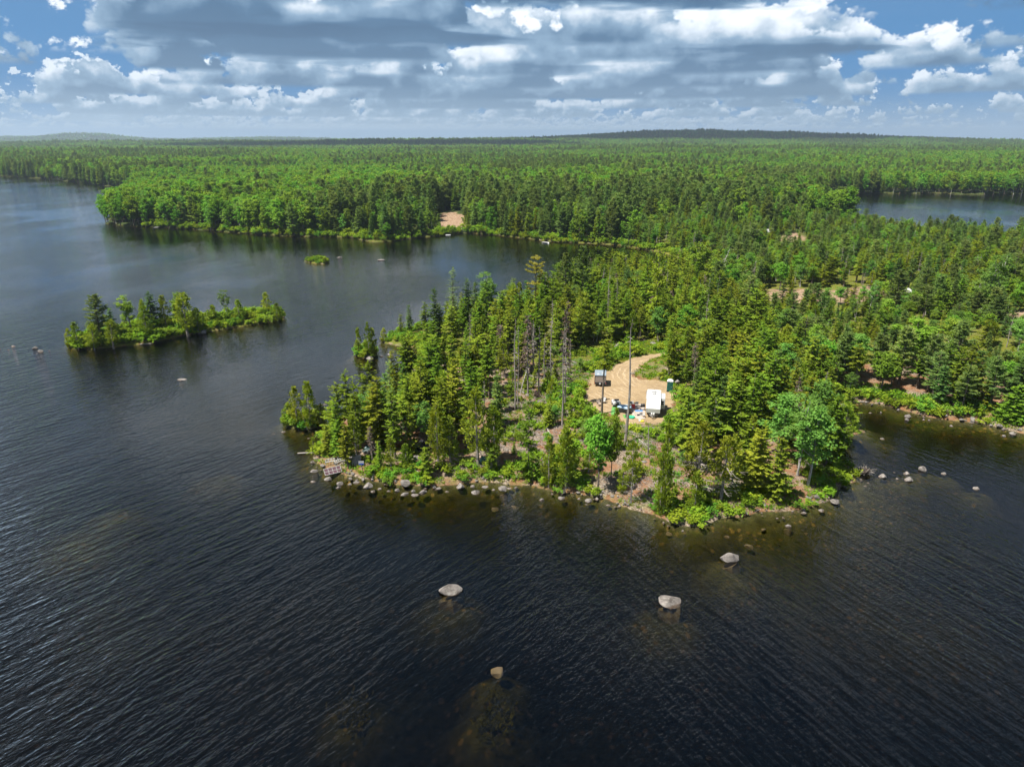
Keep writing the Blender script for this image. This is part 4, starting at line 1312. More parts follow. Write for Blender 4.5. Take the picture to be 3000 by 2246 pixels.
X, Y = forest_points(-100, 330, 70, 440, 3.15)
view = np.abs(X) < Y * 0.80 + 12
X, Y = X[view], Y[view]
d = land_sdf(X, Y)
keep = d > 1.4
for q in ISLETS:
    keep &= sdf(X, Y, q) < -1
gsd = sdf(X, Y, GRAVEL)
keep &= (gsd < -3.0) & ~((gsd > -11) & (X < px(1860, 1170, 2)[0]) & (Y < px(1860, 1040, 2)[1]))
for q in OPEN:
    keep &= ~inside(X, Y, q)
for q in SANDS:
    keep &= (sdf(X, Y, q) < -1) | ((fbm(X * 0.11, Y * 0.11, 23) > 0.5) & (sdf(X, Y, q) < 3.5))
azr = X / Y
gap0, gap1 = pd(951, 480)[0] / pd(951, 480)[1], pd(1003, 480)[0] / pd(1003, 480)[1]
keep &= ~((azr > gap0) & (azr < gap1) & (Y > 330) & (Y < 505) & (rng.random(len(X)) < 0.96))
X, Y, d = X[keep], Y[keep], d[keep]
dmin = np.full(len(X), 99.0)
for tx, ty_, tr_ in taken:
    dmin = np.minimum(dmin, np.hypot(X - tx, Y - ty_) - tr_ * 0.75)
keep = dmin > 0.5
fr = inside(X, Y, FRONT_RIGHT)
keep &= ~fr | (rng.random(len(X)) < 0.35)
keep &= ~inside(X, Y, LEFT_STAND) | (rng.random(len(X)) < 0.55)
far_point = (Y > 335) & (X < 60) | (Y > 400) & (X < 175)
keep &= (~far_point) | (rng.random(len(X)) < 0.48)
right = (X > 62) & (Y > 100) & ~far_point
keep &= (~right) | (rng.random(len(X)) < 0.60)
X, Y, d = X[keep], Y[keep], d[keep]
far_point = (Y > 335) & (X < 60) | (Y > 400) & (X < 175)
right = (X > 62) & (Y > 100) & ~far_point
left = inside(X, Y, LEFT_STAND)
patch = fbm(X * 0.035, Y * 0.035, 61)
u = rng.random(len(X))
kinds = np.empty(len(X), object)
for i in range(len(X)):
    if far_point[i]:
        p = (('maple', .40), ('pine', .66), ('birch', .74), ('spruce', .88), ('cedar', .93), ('dead', .945), ('fir', 1.0)) if patch[i] > 0.42 else (('maple', .22), ('pine', .58), ('spruce', .80), ('fir', .92), ('birch', .98), ('dead', 1.0))
    elif right[i]:
        p = (('fir', .22), ('maple', .46), ('birch', .64), ('spruce', .74), ('pine', .88), ('cedar', .95), ('dead', 1.0)) if patch[i] > 0.45 else (('fir', .46), ('spruce', .62), ('birch', .71), ('cedar', .79), ('pine', .90), ('dead', .95), ('maple', 1.0))
    elif left[i]:
        p = (('fir', .80), ('spruce', .87), ('cedar', .95), ('dead', 1.0))
    else:
        p = (('fir', .70), ('spruce', .77), ('cedar', .86), ('birch', .91), ('maple', .93), ('dead', .965), ('brown_dead', 1.0))
    for k, c in p:
        if u[i] <= c:
            kinds[i] = k; break
Zg = ground_z(X, Y, d)
base_h = {'fir': 9.6, 'spruce': 10.4, 'cedar': 7.4, 'maple': 9.0, 'birch': 8.8, 'pine': 12.0, 'dead': 9.0, 'brown_dead': 9.0}
H = np.array([base_h[k] for k in kinds]) * rng.uniform(0.62, 1.22, len(X))
H = np.where(far_point, H * 1.42, H)
H = np.where(right, H * np.where(Y > 230, 0.92, 0.92), H)
H = np.where((Y > 290) & (X > 110) & (Y < 450), H * 0.85, H)
H = np.where(right & (Y < 190) & (Y > 150), H * 0.75, H)
H = np.where((d < 3.5) & ~far_point, H * 0.72, H)
for q in SANDS:
    near_sand = sdf(X, Y + 7.0, q) > -4.0
    H = np.where(near_sand, H * 0.55, H)
LIMIT = {'fir': 230, 'spruce': 90, 'cedar': 60, 'maple': 90, 'birch': 70, 'pine': 60, 'dead': 40, 'brown_dead': 20}
order = np.argsort(np.hypot(X, Y))
DESCRIBE = []
count = {}
rest = []
ZONE = {'left': ('among the evergreens left of the slash', 'trees of the left stand on the camp point'),
        'mid': ('in the dense stand right of the gravel yard', 'trees of the dense stand on the camp point'),
        'right': ('in the mixed forest above the right cove', 'trees of the right-hand forest'),
        'far': ('on the wooded shore across the lake', 'trees on the far shore')}
LOOK = {'fir': 'olive-green fir', 'spruce': 'dark green spruce', 'cedar': 'yellow-green cedar', 'maple': 'leafy green tree', 'birch': 'light green birch',
        'pine': 'soft-needled pine', 'dead': 'bare grey dead tree', 'brown_dead': 'brown twiggy dead spruce'}
for i in order:
    k = kinds[i]
    count[k] = count.get(k, 0) + 1
    if count[k] > LIMIT[k]:
        rest.append(i); continue
    zn = 'far' if far_point[i] else 'right' if right[i] else 'left' if left[i] else 'mid'
    pk = 'shore_' + k if far_point[i] and 'shore_' + k in PROTO else k
    var = (1, 3, 7, 8, 0, 1, 3)[int(rng.integers(0, 7))] if zn == 'left' and k == 'fir' else int(rng.integers(0, 97))
    wf = rng.uniform(1.0, 1.55) * (0.8 if far_point[i] else 1.12 if right[i] else 1.0)
    o = place(pk, var, TREE_NAME[k], X[i], Y[i], Zg[i] - 0.05, H[i], wf, rng.uniform(0, 6.28), '', 'dead tree' if 'dead' in k else 'tree', LOOK[k] + ': ' + ZONE[zn][1], rng.normal(0, 0.035))
    DESCRIBE.append((o, LOOK[k], X[i], Y[i], 'tall' if H[i] > 10.6 else 'low' if H[i] < 7.6 else '', 'broad' if wf > 1.38 else 'slim' if wf < 1.14 else ''))

# young trees come up on the open slope
A, B = forest_points(-65, 60, 78, 150, 3.1)
dd = land_sdf(A, B)
ok = (dd > 1.5) & (sdf(A, B, GRAVEL) < -1.5) & (inside(A, B, OPEN[0]) | inside(A, B, OPEN[1])) & (rng.random(len(A)) < 0.42)
for x, y in zip(A[ok], B[ok]):
    cx_, cy_ = px(1900, 1225, 2)
    if np.min(np.hypot(taken[:, 0] - x, taken[:, 1] - y)) < 1.3 or (cx_ - 9 < x < cx_ + 4 and cy_ - 9 < y):
        continue
    k = ('fir', 'fir', 'cedar', 'cedar', 'birch', 'maple')[int(rng.integers(0, 6))]
    h = float(rng.uniform(1.5, 4.6))
    o = place(k, int(rng.integers(0, 50)), TREE_NAME[k], x, y, float(za([(x, y)])[0]) - 0.04, h, rng.uniform(1.0, 1.5), rng.uniform(0, 6.28), '', 'tree', 'young trees on the open slope', rng.normal(0, 0.05))
    DESCRIBE.append((o, 'young ' + {'fir': 'fir', 'cedar': 'cedar', 'birch': 'birch', 'maple': 'leafy tree'}[k], x, y, 'tall' if h > 3.4 else 'low' if h < 2.3 else '', ''))

# ------------------------------------------------------------------ the forest that nobody could count
KIND_ORDER = ['fir', 'spruce', 'cedar', 'maple', 'birch', 'pine', 'dead', 'brown_dead', 'shore_maple', 'shore_birch', 'shore_spruce', 'shore_fir', 'shore_pine']
for i in rest:
    if far_point[i] and 'shore_' + kinds[i] in PROTO:
        kinds[i] = 'shore_' + kinds[i]
mid_protos = []; mid_index = {}
for k in KIND_ORDER:
    mid_index[k] = list(range(len(mid_protos), len(mid_protos) + len(PROTO[k])))
    for j, P in enumerate(PROTO[k]):
        mid_protos.append(joined(P, 'forest_%s_%d' % (k, j)))
mid_H = [P['H'] for k in KIND_ORDER for P in PROTO[k]]
rest = np.array(rest)
ridx = np.array([mid_index[kinds[i]][int(rng.integers(0, 99)) % len(mid_index[kinds[i]])] for i in rest])
s = H[rest] / np.array(mid_H)[ridx]
w = s * rng.uniform(1.0, 1.5, len(rest)) * np.where(far_point[rest], 0.8, 1.0)
scatter('forest_around_the_cove', np.stack([X[rest], Y[rest], Zg[rest] - 0.05], 1), rng.uniform(0, 6.28, len(rest)), np.stack([w, w, s], 1), ridx, mid_protos,
        'mixed forest of firs, pines and leafy trees round the back cove')

# far woods: coarser trees, farther apart with distance
far_protos = [('x', P) for k in ('shore_maple', 'shore_birch', 'shore_spruce', 'shore_fir', 'shore_pine') for P in PROTO[k]]
fm = [joined(P, 'far_wood_%d' % i) for i, (k, P) in enumerate(far_protos)]
pts = []; sc_ = []; ix = []
BANDS = ((400, 700, 4.9, 1.0), (700, 1200, 6.0, 1.0), (1200, 2200, 8.2, 1.05), (2200, 4200, 12.0, 1.15), (4200, 6200, 19.0, 1.35), (6200, 11000, 34.0, 1.7))
for r0, r1, sp, big in BANDS:
    A, B = forest_points(-r1 * 0.66, r1 * 0.66, r0 * 0.78, r1, sp)
    rr = np.hypot(A, B)
    ok = (rr >= r0) & (rr < r1) & (np.abs(A) < B * 0.78 + 20) & ~((A > -100) & (A < 330) & (B < 440))
    A, B = A[ok], B[ok]
    dd = land_sdf(A, B)
    ok = dd > 1.0
    A, B, dd = A[ok], B[ok], dd[ok]
    if r0 < 900:
        az_ = A / B
        ok = ~((az_ > gap0) & (az_ < gap1) & (B < 505))
        A, B, dd = A[ok], B[ok], dd[ok]
        for q in SANDS:
            ok = sdf(A, B, q) < -2
            A, B, dd = A[ok], B[ok], dd[ok]
    zz = ground_z(A, B, dd)
    # soft woods and hardwoods grow in patches
    f = fbm(A * 0.0042, B * 0.0042, 91) * 0.6 + fbm(A * 0.02, B * 0.02, 95) * 0.4
    v = rng.random(len(A))
    hard = (f + (v - 0.5) * 0.20) > (0.425 if r0 < 1200 else 0.44)
    v2 = rng.random(len(A))
    k = np.where(hard, np.minimum((v2 * 4).astype(int), 3), 4 + np.minimum((v2 * 5).astype(int), 4))
    s = rng.uniform(0.75, 1.15, len(A)) * big * np.where(hard, 1.12, 1.0) * (0.9 if r0 < 1200 else 0.95)
    s = s * (0.78 + 0.42 * fbm(A * 0.006, B * 0.006, 97) / 0.5 * 0.9)
    w = s * rng.uniform(0.9, 1.3, len(A)) * (1.0 if big < 1.1 else 1.15)
    pts.append(np.stack([A, B, zz - 0.1], 1)); sc_.append(np.stack([w, w, s], 1)); ix.append(k)
pts = np.concatenate(pts); sc_ = np.concatenate(sc_); ix = np.concatenate(ix)
print('far wood trees', len(pts), 'mid', len(rest), 'single', {k: min(v, LIMIT[k]) for k, v in count.items()})
scatter('far_forest', pts, rng.uniform(0, 6.28, len(pts)), sc_, ix, fm, 'unbroken forest of leafy trees and conifers reaching to the far hills')

# ------------------------------------------------------------------ rocks
def rock_mesh(seed, sx=1.0, sy=0.8, sz=0.6, cuts=9, name='boulder', mat='rock', sub=3):
    import bmesh
    r = np.random.default_rng(seed)
    bm = bmesh.new()
    bmesh.ops.create_icosphere(bm, subdivisions=sub, radius=0.5)
    v = np.array([p.co[:] for p in bm.verts])
    for _ in range(cuts):
        n = r.normal(size=3); n /= np.linalg.norm(n)
        if n[2] < -0.3: n[2] *= -1
        o = r.uniform(0.13, 0.36)
        k = v @ n - o
        v = v - np.maximum(k, 0)[:, None] * n
    v += (np.stack([fbm(v[:, 0] * 7 + seed, v[:, 1] * 7 + v[:, 2] * 6, seed + q) for q in range(3)], 1) - 0.47) * 0.07
    v *= np.array([sx, sy, sz]) / (v.max(0) - v.min(0))
    v[:, 2] -= v[:, 2].min() + 0.22 * sz
    for p, c in zip(bm.verts, v):
        p.co = c
    me = bpy.data.meshes.new(name)
    bm.to_mesh(me); bm.free()
    me.materials.append(M[mat])
    return me


ROCKS = [rock_mesh(s, 1.0, r_, h_, 8, mat=m_) for s, r_, h_, m_ in ((201, .8, .62, 'rock'), (202, .7, .5, 'rock'), (203, .9, .7, 'pale_rock'), (204, .6, .45, 'rock'),
         (205, .75, .4, 'pale_rock'), (206, .85, .8, 'rock'), (207, .65, .55, 'pale_rock'), (208, .9, .5, 'rock'))]


FOOT = rock_mesh(231, 1.0, .8, .6, 7, 'submerged_foot', 'sunk')
FOOT_TOP = max(v_.co.z for v_ in FOOT.vertices)
ROCK_LOOK = {'grey boulder at the water edge of the front shore, left of the twin cedar': 'grey shore boulder', 'grey boulder at the water edge of the front shore, below or right of the camper': 'grey shore boulder', 'grey boulder breaking the water of the right cove': 'cove boulder', 'stone near the inner bank of the right cove': 'inner cove stone', 'stone breaking the surface on the shoal left of the long island': 'shoal stone', 'stone in the water round the islet with the leaning snag': 'islet stone', 'stone at the foot of the rock islet off the grassy spit': 'pale spit-islet stone'}


def rock(sx_, sy_, wpx, var, label, group=None, zoff=0.0, name='boulder', cat='rock', flat=1.0, mat=None):
    x, y = px(sx_, sy_, 0.1)
    if group:
        DESCRIBE.append((None, label, x, y, '', ''))
    z = max(float(ground_z(np.array([x]), np.array([y]))[0]), -0.12)
    if z > 0.15:
        x, y = px(sx_, sy_, z)
    depth = y * CP + CAM_H * SP
    w = wpx / FPX * depth * (0.85 if group else 1.0)
    o = link(name, ROCKS[var % 8])
    o.location = (x, y, z + zoff); o.scale = (w, w, w * flat)
    if not group and float(ground_z(np.array([x]), np.array([y]))[0]) < -0.4:      # foot reaching down to the lake bed
        b_ = link('submerged_foot', FOOT, o)
        b_.scale = (1.12, 1.12, 3.0)
        b_.location = (0, 0, (-0.12 - z - zoff) / (w * flat) - FOOT_TOP * 3.0)
    o.rotation_euler = (0, 0, rnd.uniform(-0.5, 0.5))
    if group:
        DESCRIBE[-1] = (o, ROCK_LOOK[label], x, y, 'large' if wpx > 22 else 'small' if wpx < 14 else '', '')
        label = ''
    return tag(o, label, cat, group)


def Q6(x, y): return (2300 + x * 0.39260, 1250 + y * 0.39260)


rock(1320, 1728, 70, 1, 'largest boulder standing alone in the dark open water, lichen-spotted', zoff=0.05, flat=0.9)
rock(1963, 1762, 64, 7, 'pale rough boulder alone in the water, right of the largest', zoff=-0.05, flat=0.85)
rock(2138, 1636, 58, 6, 'slanted pale boulder in the water off the right end of the point', zoff=0.1)
rock(533, 1110, 27, 4, 'flat white rock in the water in front of the long island', flat=0.6)
rock(1116, 762, 22, 4, 'flat pale rock in the open water right of the brushy islet', flat=0.7)
rock(994, 754, 17, 3, 'small dark rock in the water beside the brushy islet', flat=0.6)
rock(597, 977, 22, 0, 'round grey boulder at the shore of the long island', zoff=0.25)
rock(*R1(955, 1040), 70 * .407, 5, 'tall rounded grey boulder among shore shrubs near the dock wreck', zoff=0.35)
rock(*R1(1660, 1070), 65 * .407, 0, 'pointed pale boulder at the middle of the front shore', zoff=0.2)
rock(*R1(290, 935), 62 * .407, 3, 'wide low boulder at the left tip of the point', zoff=0.1)
rock(*R2(1745, 1445), 46 * .407, 6, 'pale boulder in the brown shallows off the right of the point')
rock(*R2(2080, 1280), 66 * .407, 7, 'slanted boulder at the right corner of the point', zoff=0.15)
grp = 'single boulders along the front shore of the camp point'
for zx, zy, w in ((285, 1003, 45), (400, 990, 60), (482, 1025, 55), (470, 1048, 50), (555, 1025, 35), (600, 1010, 60), (680, 1042, 85), (720, 1075, 40), (895, 1070, 45),
                  (945, 1098, 75), (1020, 1100, 65), (1080, 1082, 78), (1105, 1036, 45), (1190, 1052, 52), (1250, 1076, 40), (1345, 1045, 72), (1525, 1042, 60), (1590, 1064, 30),
                  (1460, 1085, 72), (1935, 1135, 52), (2085, 1090, 55), (2080, 1126, 60), (1440, 1040, 40), (1700, 1052, 45), (1750, 1048, 40), (770, 1058, 35), (830, 1072, 40), (1010, 1075, 40)):
    rock(*R1(zx, zy), w * .407, rnd.randrange(8), 'grey boulder at the water edge of the front shore, left of the twin cedar', grp)
for zx, zy, w in ((125, 1210, 52), (110, 1248, 56), (310, 1268, 60), (400, 1250, 32), (445, 1295, 42), (845, 1420, 26), (1910, 1276, 42), (2055, 1230, 42), (1855, 1330, 36),
                  (1775, 1340, 36), (1985, 1336, 50), (230, 1212, 40), (240, 1250, 36), (290, 1290, 26), (880, 1442, 30), (985, 1482, 28), (1665, 1390, 30), (1710, 1385, 26), (2110, 1180, 40), (2150, 1165, 36)):
    rock(*R2(zx, zy), w * .407, rnd.randrange(8), 'grey boulder at the water edge of the front shore, below or right of the camper', grp)
grp = 'boulders in the right cove'
for zx, zy, w in ((725, 368, 66), (920, 394, 72), (905, 346, 52), (1025, 318, 72), (1188, 347, 42), (1430, 458, 52), (730, 86, 36), (345, 508, 42), (622, 412, 24), (600, 436, 34), (815, 332, 20), (835, 382, 26)):
    rock(*Q6(zx, zy), w * .393, rnd.randrange(8), 'grey boulder breaking the water of the right cove', grp)
for zx, zy, w in ((855, 1465, 50), (845, 1488, 40), (1155, 1528, 36), (1220, 1490, 46), (1582, 1583, 60), (675, 1618, 36), (590, 1437, 30), (665, 1437, 26), (1518, 1600, 32), (1485, 1533, 60), (960, 1485, 22), (1000, 1490, 22), (1120, 1465, 26)):
    rock(*R7(zx, zy), w * .423, rnd.randrange(8), 'stone near the inner bank of the right cove', grp)
grp = 'stones of the shoal off the long island'
for zx, zy, w in ((95, 525, 36), (250, 540, 42), (292, 566, 40), (60, 550, 22), (355, 555, 18), (4, 543, 18), (265, 575, 16)):
    rock(*R4(zx, zy), w * .407, rnd.randrange(8), 'stone breaking the surface on the shoal left of the long island', grp)
grp = 'stones round the two small islets'
for zx, zy, w in ((75, 648, 36), (370, 450, 36), (405, 545, 36), (340, 455, 30), (312, 672, 30), (255, 692, 26), (310, 642, 22), (10, 660, 18)):
    rock(*R1(zx, zy), w * .407, rnd.randrange(8), 'stone in the water round the islet with the leaning snag', grp)
for zx, zy, w in ((125, 945, 36), (210, 950, 32), (235, 968, 76), (325, 948, 42), (400, 945, 56), (325, 818, 36)):
    rock(*R5(zx, zy), w * .362, rnd.randrange(8), 'stone at the foot of the rock islet off the grassy spit', grp)
# stones laid thickly along the shore line
def along(poly, i0, i1, n, off0, off1):
    seg = [np.array(p) for p in poly[i0:i1 + 1]]
    L = np.array([np.linalg.norm(seg[k + 1] - seg[k]) for k in range(len(seg) - 1)]); C = np.concatenate([[0], np.cumsum(L)])
    out = []
    for _ in range(n):
        s_ = rng.uniform(0, C[-1]); k = min(np.searchsorted(C, s_, 'right') - 1, len(L) - 1)
        t_ = (s_ - C[k]) / L[k]; p = seg[k] + (seg[k + 1] - seg[k]) * t_
        nrm = np.array([-(seg[k + 1] - seg[k])[1], (seg[k + 1] - seg[k])[0]]) / L[k]
        out.append(p + nrm * rng.uniform(off0, off1))
    return np.array(out)


i_tip = LAND_PX.index((1850, 1030)); i_left = LAND_PX.index((676, 990))
sh = along(LAND, i_tip, i_left, 420, -1.3, 0.9)
sh = sh[fbm(sh[:, 0] * 0.45, sh[:, 1] * 0.45, 88) > 0.47][:170]
shz = ground_z(sh[:, 0], sh[:, 1])
for p, z in zip(sh, shz):
    w = float(np.clip(rng.lognormal(-1.15, 0.5), 0.15, 0.9))
    o = link('shore_stone', ROCKS[int(rng.integers(0, 8))])
    o.location = (p[0], p[1], max(z, -0.2) + 0.05); o.scale = (w, w, w); o.rotation_euler = (0, 0, rng.uniform(0, 6.28))
    tag(o, '', 'stone', 'stones lining the front shore of the camp point')
    DESCRIBE.append((o, 'grey shore stone', p[0], p[1], 'large' if w > 0.5 else 'tiny' if w < 0.28 else 'small', ''))
for i0, i1, n, lab in ((0, 9, 30, 'stone on the inner bank of the right cove'),):
    sh = along(LAND, i0, i1, n, -0.8, 0.8)
    shz = ground_z(sh[:, 0], sh[:, 1])
    for p, z in zip(sh, shz):
        w = rng.uniform(0.3, 0.9)
        o = link('bank_stone', ROCKS[int(rng.integers(0, 8))]); o.location = (p[0], p[1], max(z, -0.15) + 0.04); o.scale = (w, w, w); o.rotation_euler = (0, 0, rng.uniform(0, 6.28))
        tag(o, '', 'stone', 'stones on the bank of the right cove')
        DESCRIBE.append((o, 'cove-bank stone', p[0], p[1], 'large' if w > 0.7 else 'small', ''))

# sunk boulders seen through the water
def sunk(sx_, sy_, wpx, depth_top, label, var):
    x, y = px(sx_, sy_, 0.0)
    w = wpx / FPX * (y * CP + CAM_H * SP)
    me = SUNK[var % 3]
    o = link('sunken_boulder', me)
    o.location = (x, y, -depth_top * 1.9 - 0.40 * w); o.scale = (w, w, w); o.rotation_euler = (0, 0, rnd.uniform(0, 6))
    return tag(o, label, 'rock')


SUNK = [rock_mesh(s, 1.0, .85, .6, 7, 'sunken_boulder', 'sunk') for s in (221, 222, 223)]
sunk(1458, 1948, 44, 0.16, 'reddish boulder just awash in the near dark water', 0)
for q, (sx_, sy_, w) in enumerate(((2198, 1588, 24), (2070, 1515, 20), (1450, 1478, 22), (1505, 1475, 16), (1880, 1480, 18), (1960, 1550, 20), (2240, 1540, 18), (2130, 1560, 16))):
    o = sunk(sx_, sy_, w, 0.22, 'orange-brown stone showing through the shallows before the point', q)
    o['group'] = 'stones under the shallows before the point'

# ------------------------------------------------------------------ shrubs and undergrowth
sx_ = []
def shrub_zone(x0, x1, y0, y1, sp):
    A, B = forest_points(x0, x1, y0, y1, sp)
    return A, B


A, B = shrub_zone(-70, 110, 68, 172, 1.35)
dd = land_sdf(A, B); gs = sdf(A, B, GRAVEL)
nz = fbm(A * 0.22, B * 0.22, 55)
front = (B < 112) & (dd > 0.15) & (dd < 4.4) & (nz > 0.38)
yard = (gs < -0.7) & (gs > -8) & (dd > 5) & (nz > 0.47) & (rng.random(len(A)) < 0.7)
open1 = inside(A, B, OPEN[0]) & (dd > 3.5) & (nz > 0.55) & (gs < -0.7) & (rng.random(len(A)) < 0.6)
open2 = inside(A, B, OPEN[1]) & (nz > 0.56) & (gs < -0.7) & (rng.random(len(A)) < 0.5)
ok = front | yard | open1 | open2
SA, SB = [A[ok]], [B[ok]]
for q, sp, mn in ((ISLAND, 1.5, 0.3), (ISLET_A, 1.1, 0.3), (ISLET_B, 1.1, 0.2), (ISLET_C, 1.3, 0.2)):
    qx = [p[0] for p in q]; qy = [p[1] for p in q]
    A, B = shrub_zone(min(qx), max(qx), min(qy), max(qy), sp)
    ok = (sdf(A, B, q) > mn) & (rng.random(len(A)) < 0.92)
    SA.append(A[ok]); SB.append(B[ok])
A, B = shrub_zone(60, 240, 95, 150, 1.6)
dd = land_sdf(A, B); ok = (dd > 0.3) & (dd < 4.5) & (B > 100) & (A > 62)
SA.append(A[ok]); SB.append(B[ok])
A, B = shrub_zone(-60, 30, 150, 215, 1.7)
dd = land_sdf(A, B); ok = (dd > 0.2) & (dd < 4.0)
SA.append(A[ok]); SB.append(B[ok])
A, B = shrub_zone(-220, 260, 300, 520, 2.6)
dd = land_sdf(A, B); ok = (dd > 0.2) & (dd < 6.0)
SA.append(A[ok]); SB.append(B[ok])
SA = np.concatenate(SA); SB = np.concatenate(SB)
WK = [px(940 + a_ * 0.07233, 1320 + b_ * 0.07233, 0.8) for a_, b_ in ((300, 420), (550, 400), (800, 350), (480, 800), (330, 850), (650, 750), (1150, 360), (1440, 520), (1672, 850))]
ok = np.ones(len(SA), bool)
for wx_, wy_ in WK:
    ok &= np.hypot(SA - wx_, (SB - wy_ + 0.8) * 0.7) > 1.5
SA, SB = SA[ok], SB[ok]
SZ = ground_z(SA, SB)
order = np.argsort(np.hypot(SA, SB))
isl = inside(SA, SB, ISLAND)
rest = []
n1 = 0; n2 = 0
for i in order:
    near = np.hypot(SA[i], SB[i])
    h = rng.uniform(0.7, 1.5) * (1.25 if near > 150 else 1.0)
    if isl[i] and n2 < 70:
        n2 += 1
        o = place('shrub', int(rng.integers(0, 5)), 'shrub', SA[i], SB[i], SZ[i] - 0.05, h * 1.3, rng.uniform(0.9, 1.4), rng.uniform(0, 6.28), '', 'shrub', 'shrubs on the long island')
        DESCRIBE.append((o, 'green island shrub', SA[i], SB[i], 'tall' if h > 1.55 else 'low' if h < 1.15 else '', ''))
    elif not isl[i] and near < 178 and n1 < 228:
        n1 += 1
        if SA[i] > 62 and SB[i] > 96: lab, g_ = 'leafy cove-bank shrub', 'shrubs on the bank of the right cove'
        elif SB[i] < 97: lab, g_ = 'bright green shore shrub', 'shrubs along the front shore'
        else: lab, g_ = 'yellow-green shrub', 'shrubs round the gravel yard'
        o = place('shrub', int(rng.integers(0, 5)), 'shrub', SA[i], SB[i], SZ[i] - 0.05, h, rng.uniform(0.9, 1.35), rng.uniform(0, 6.28), '', 'shrub', g_)
        DESCRIBE.append((o, lab, SA[i], SB[i], 'tall' if h > 1.3 else 'low' if h < 0.95 else '', ''))
    else:
        rest.append(i)
rest = np.array(rest)
sm = [joined(P, 'shrub_mass_%d' % i) for i, P in enumerate(PROTO['shrub'])]
hs_ = rng.uniform(0.9, 1.8, len(rest)) * np.where(inside(SA[rest], SB[rest], ISLET_C), 0.8, np.where(SB[rest] > 280, 1.7, 1.0))
scatter('shore_shrubbery', np.stack([SA[rest], SB[rest], SZ[rest] - 0.05], 1), rng.uniform(0, 6.28, len(rest)), np.stack([hs_, hs_, hs_], 1), rng.integers(0, 5, len(rest)), sm, 'dense low shrubs fringing the farther shores')

def tuft(seed, mat, n=26, h=0.35, r=0.3, w=0.07):
    q = np.random.default_rng(seed); lv = Leaves()
    P = np.stack([q.normal(0, r * 0.5, n), q.normal(0, r * 0.5, n), np.zeros(n)], 1)
    D = unit(q, n); D[:, 2] = np.abs(D[:, 2]) + 0.7
    lv.add(P, D, q.uniform(0.5, 1.2, n) * h, np.full(n, w), unit(q, n) + np.array([0, 0, 0.3]))
    return lv.mesh('tuft', M[mat])


A, B = shrub_zone(-70, 110, 68, 176, 0.62)
dd = land_sdf(A, B); gs = sdf(A, B, GRAVEL); nz = fbm(A * 0.25, B * 0.25, 56); nz2 = fbm(A * 0.9, B * 0.9, 58)
op = inside(A, B, OPEN[0]) | inside(A, B, OPEN[1])
ok = (dd > 0.4) & (gs < -0.15) & ((nz + 0.35 * nz2 > 0.60) | ((gs > -5) & (nz2 > 0.42)) | ((dd < 4) & (nz > 0.43))) & (op | (gs > -9) | (dd < 9)) & (rng.random(len(A)) < 0.75)
A, B = A[ok], B[ok]
edge = (gs[ok] > -1.2)
s = rng.uniform(0.7, 1.6, len(A))
scatter('undergrowth', np.stack([A, B, ground_z(A, B) - 0.02], 1), rng.uniform(0, 6.28, len(A)), np.stack([s, s, s], 1), rng.integers(0, 4, len(A)),
        [tuft(1, 'shrub'), tuft(2, 'shrub', 34, 0.28, 0.4, 0.11), tuft(3, 'maple', 22, 0.4, 0.35, 0.13), tuft(4, 'cedar', 26, 0.3, 0.35, 0.08)], 'low green ferns and weeds on the cleared ground of the point')

def weed_bed(sx2, sy2, w, depth_, label, seed):
    x, y = px(sx2, sy2, 0.0)
    q = np.random.default_rng(seed); lv = Leaves(); n = 1400
    P = np.stack([q.normal(0, w * 0.3, n), q.normal(0, w * 0.4, n), np.zeros(n)], 1)
    P = P[fbm(P[:, 0] * 1.6 + 9, P[:, 1] * 1.6 + seed, seed) > 0.45]; n = len(P)
    D = unit(q, n); D[:, 2] = np.abs(D[:, 2]) + 0.25
    lv.add(P, D, q.uniform(0.3, 0.8, n), np.full(n, 0.16), unit(q, n) + np.array([0, 0, 0.6]))
    o = link('weed_bed', lv.mesh('weed_bed', M['weed'])); o.location = (x, y, float(ground_z(np.array([x]), np.array([y]))[0]) - 0.05)
    tag(o, label, 'weeds')


M['weed'] = mat_leaf('water_weed', (0.05, 0.046, 0.010), (0.085, 0.072, 0.014), 0.2, 0.02)
weed_bed(1445, 2055, 3.2, 1.75, 'yellowish weed bed under the water below the awash boulder', 5)
weed_bed(1030, 2030, 2.6, 1.9, 'faint weed bed under the water left of the larger one', 6)


def stick_pile(seed, n, L, spread, mat='driftwood'):
    q = np.random.default_rng(seed); mb = MB()
    for k in range(n):
        c = q.normal(0, spread, 3); c[2] = abs(c[2]) * 0.4 + 0.03
        d_ = unit(q, 1)[0]; d_[2] *= 0.3; l_ = L * q.uniform(0.4, 1.0)
        mb.tube([tuple(c - d_ * l_ / 2), tuple(c + d_ * l_ / 2)], [0.022, 0.008], 3, cap=False)
    return mb.mesh('sticks', M[mat])


A, B = shrub_zone(-70, 90, 70, 150, 0.95)
dd = land_sdf(A, B); gs = sdf(A, B, GRAVEL); nz = fbm(A * 0.18, B * 0.18, 66)
op = inside(A, B, OPEN[1]) | (inside(A, B, OPEN[0]) & (nz < 0.5))
ok = (dd > 1.0) & (gs < -0.8) & op & (nz < 0.56) & (rng.random(len(A)) < 0.6)
A, B = A[ok], B[ok]; s = rng.uniform(0.7, 1.5, len(A))
scatter('fallen_branches', np.stack([A, B, ground_z(A, B)], 1), rng.uniform(0, 6.28, len(A)), np.stack([s, s, s], 1), rng.integers(0, 3, len(A)),
        [stick_pile(1, 14, 1.5, 0.4), stick_pile(2, 10, 1.9, 0.5, 'grey_bark'), stick_pile(3, 18, 1.1, 0.35, 'driftwood')], 'grey slash of cut and fallen branches on the cleared ground')
A, B = shrub_zone(-70, 100, 70, 150, 1.1)
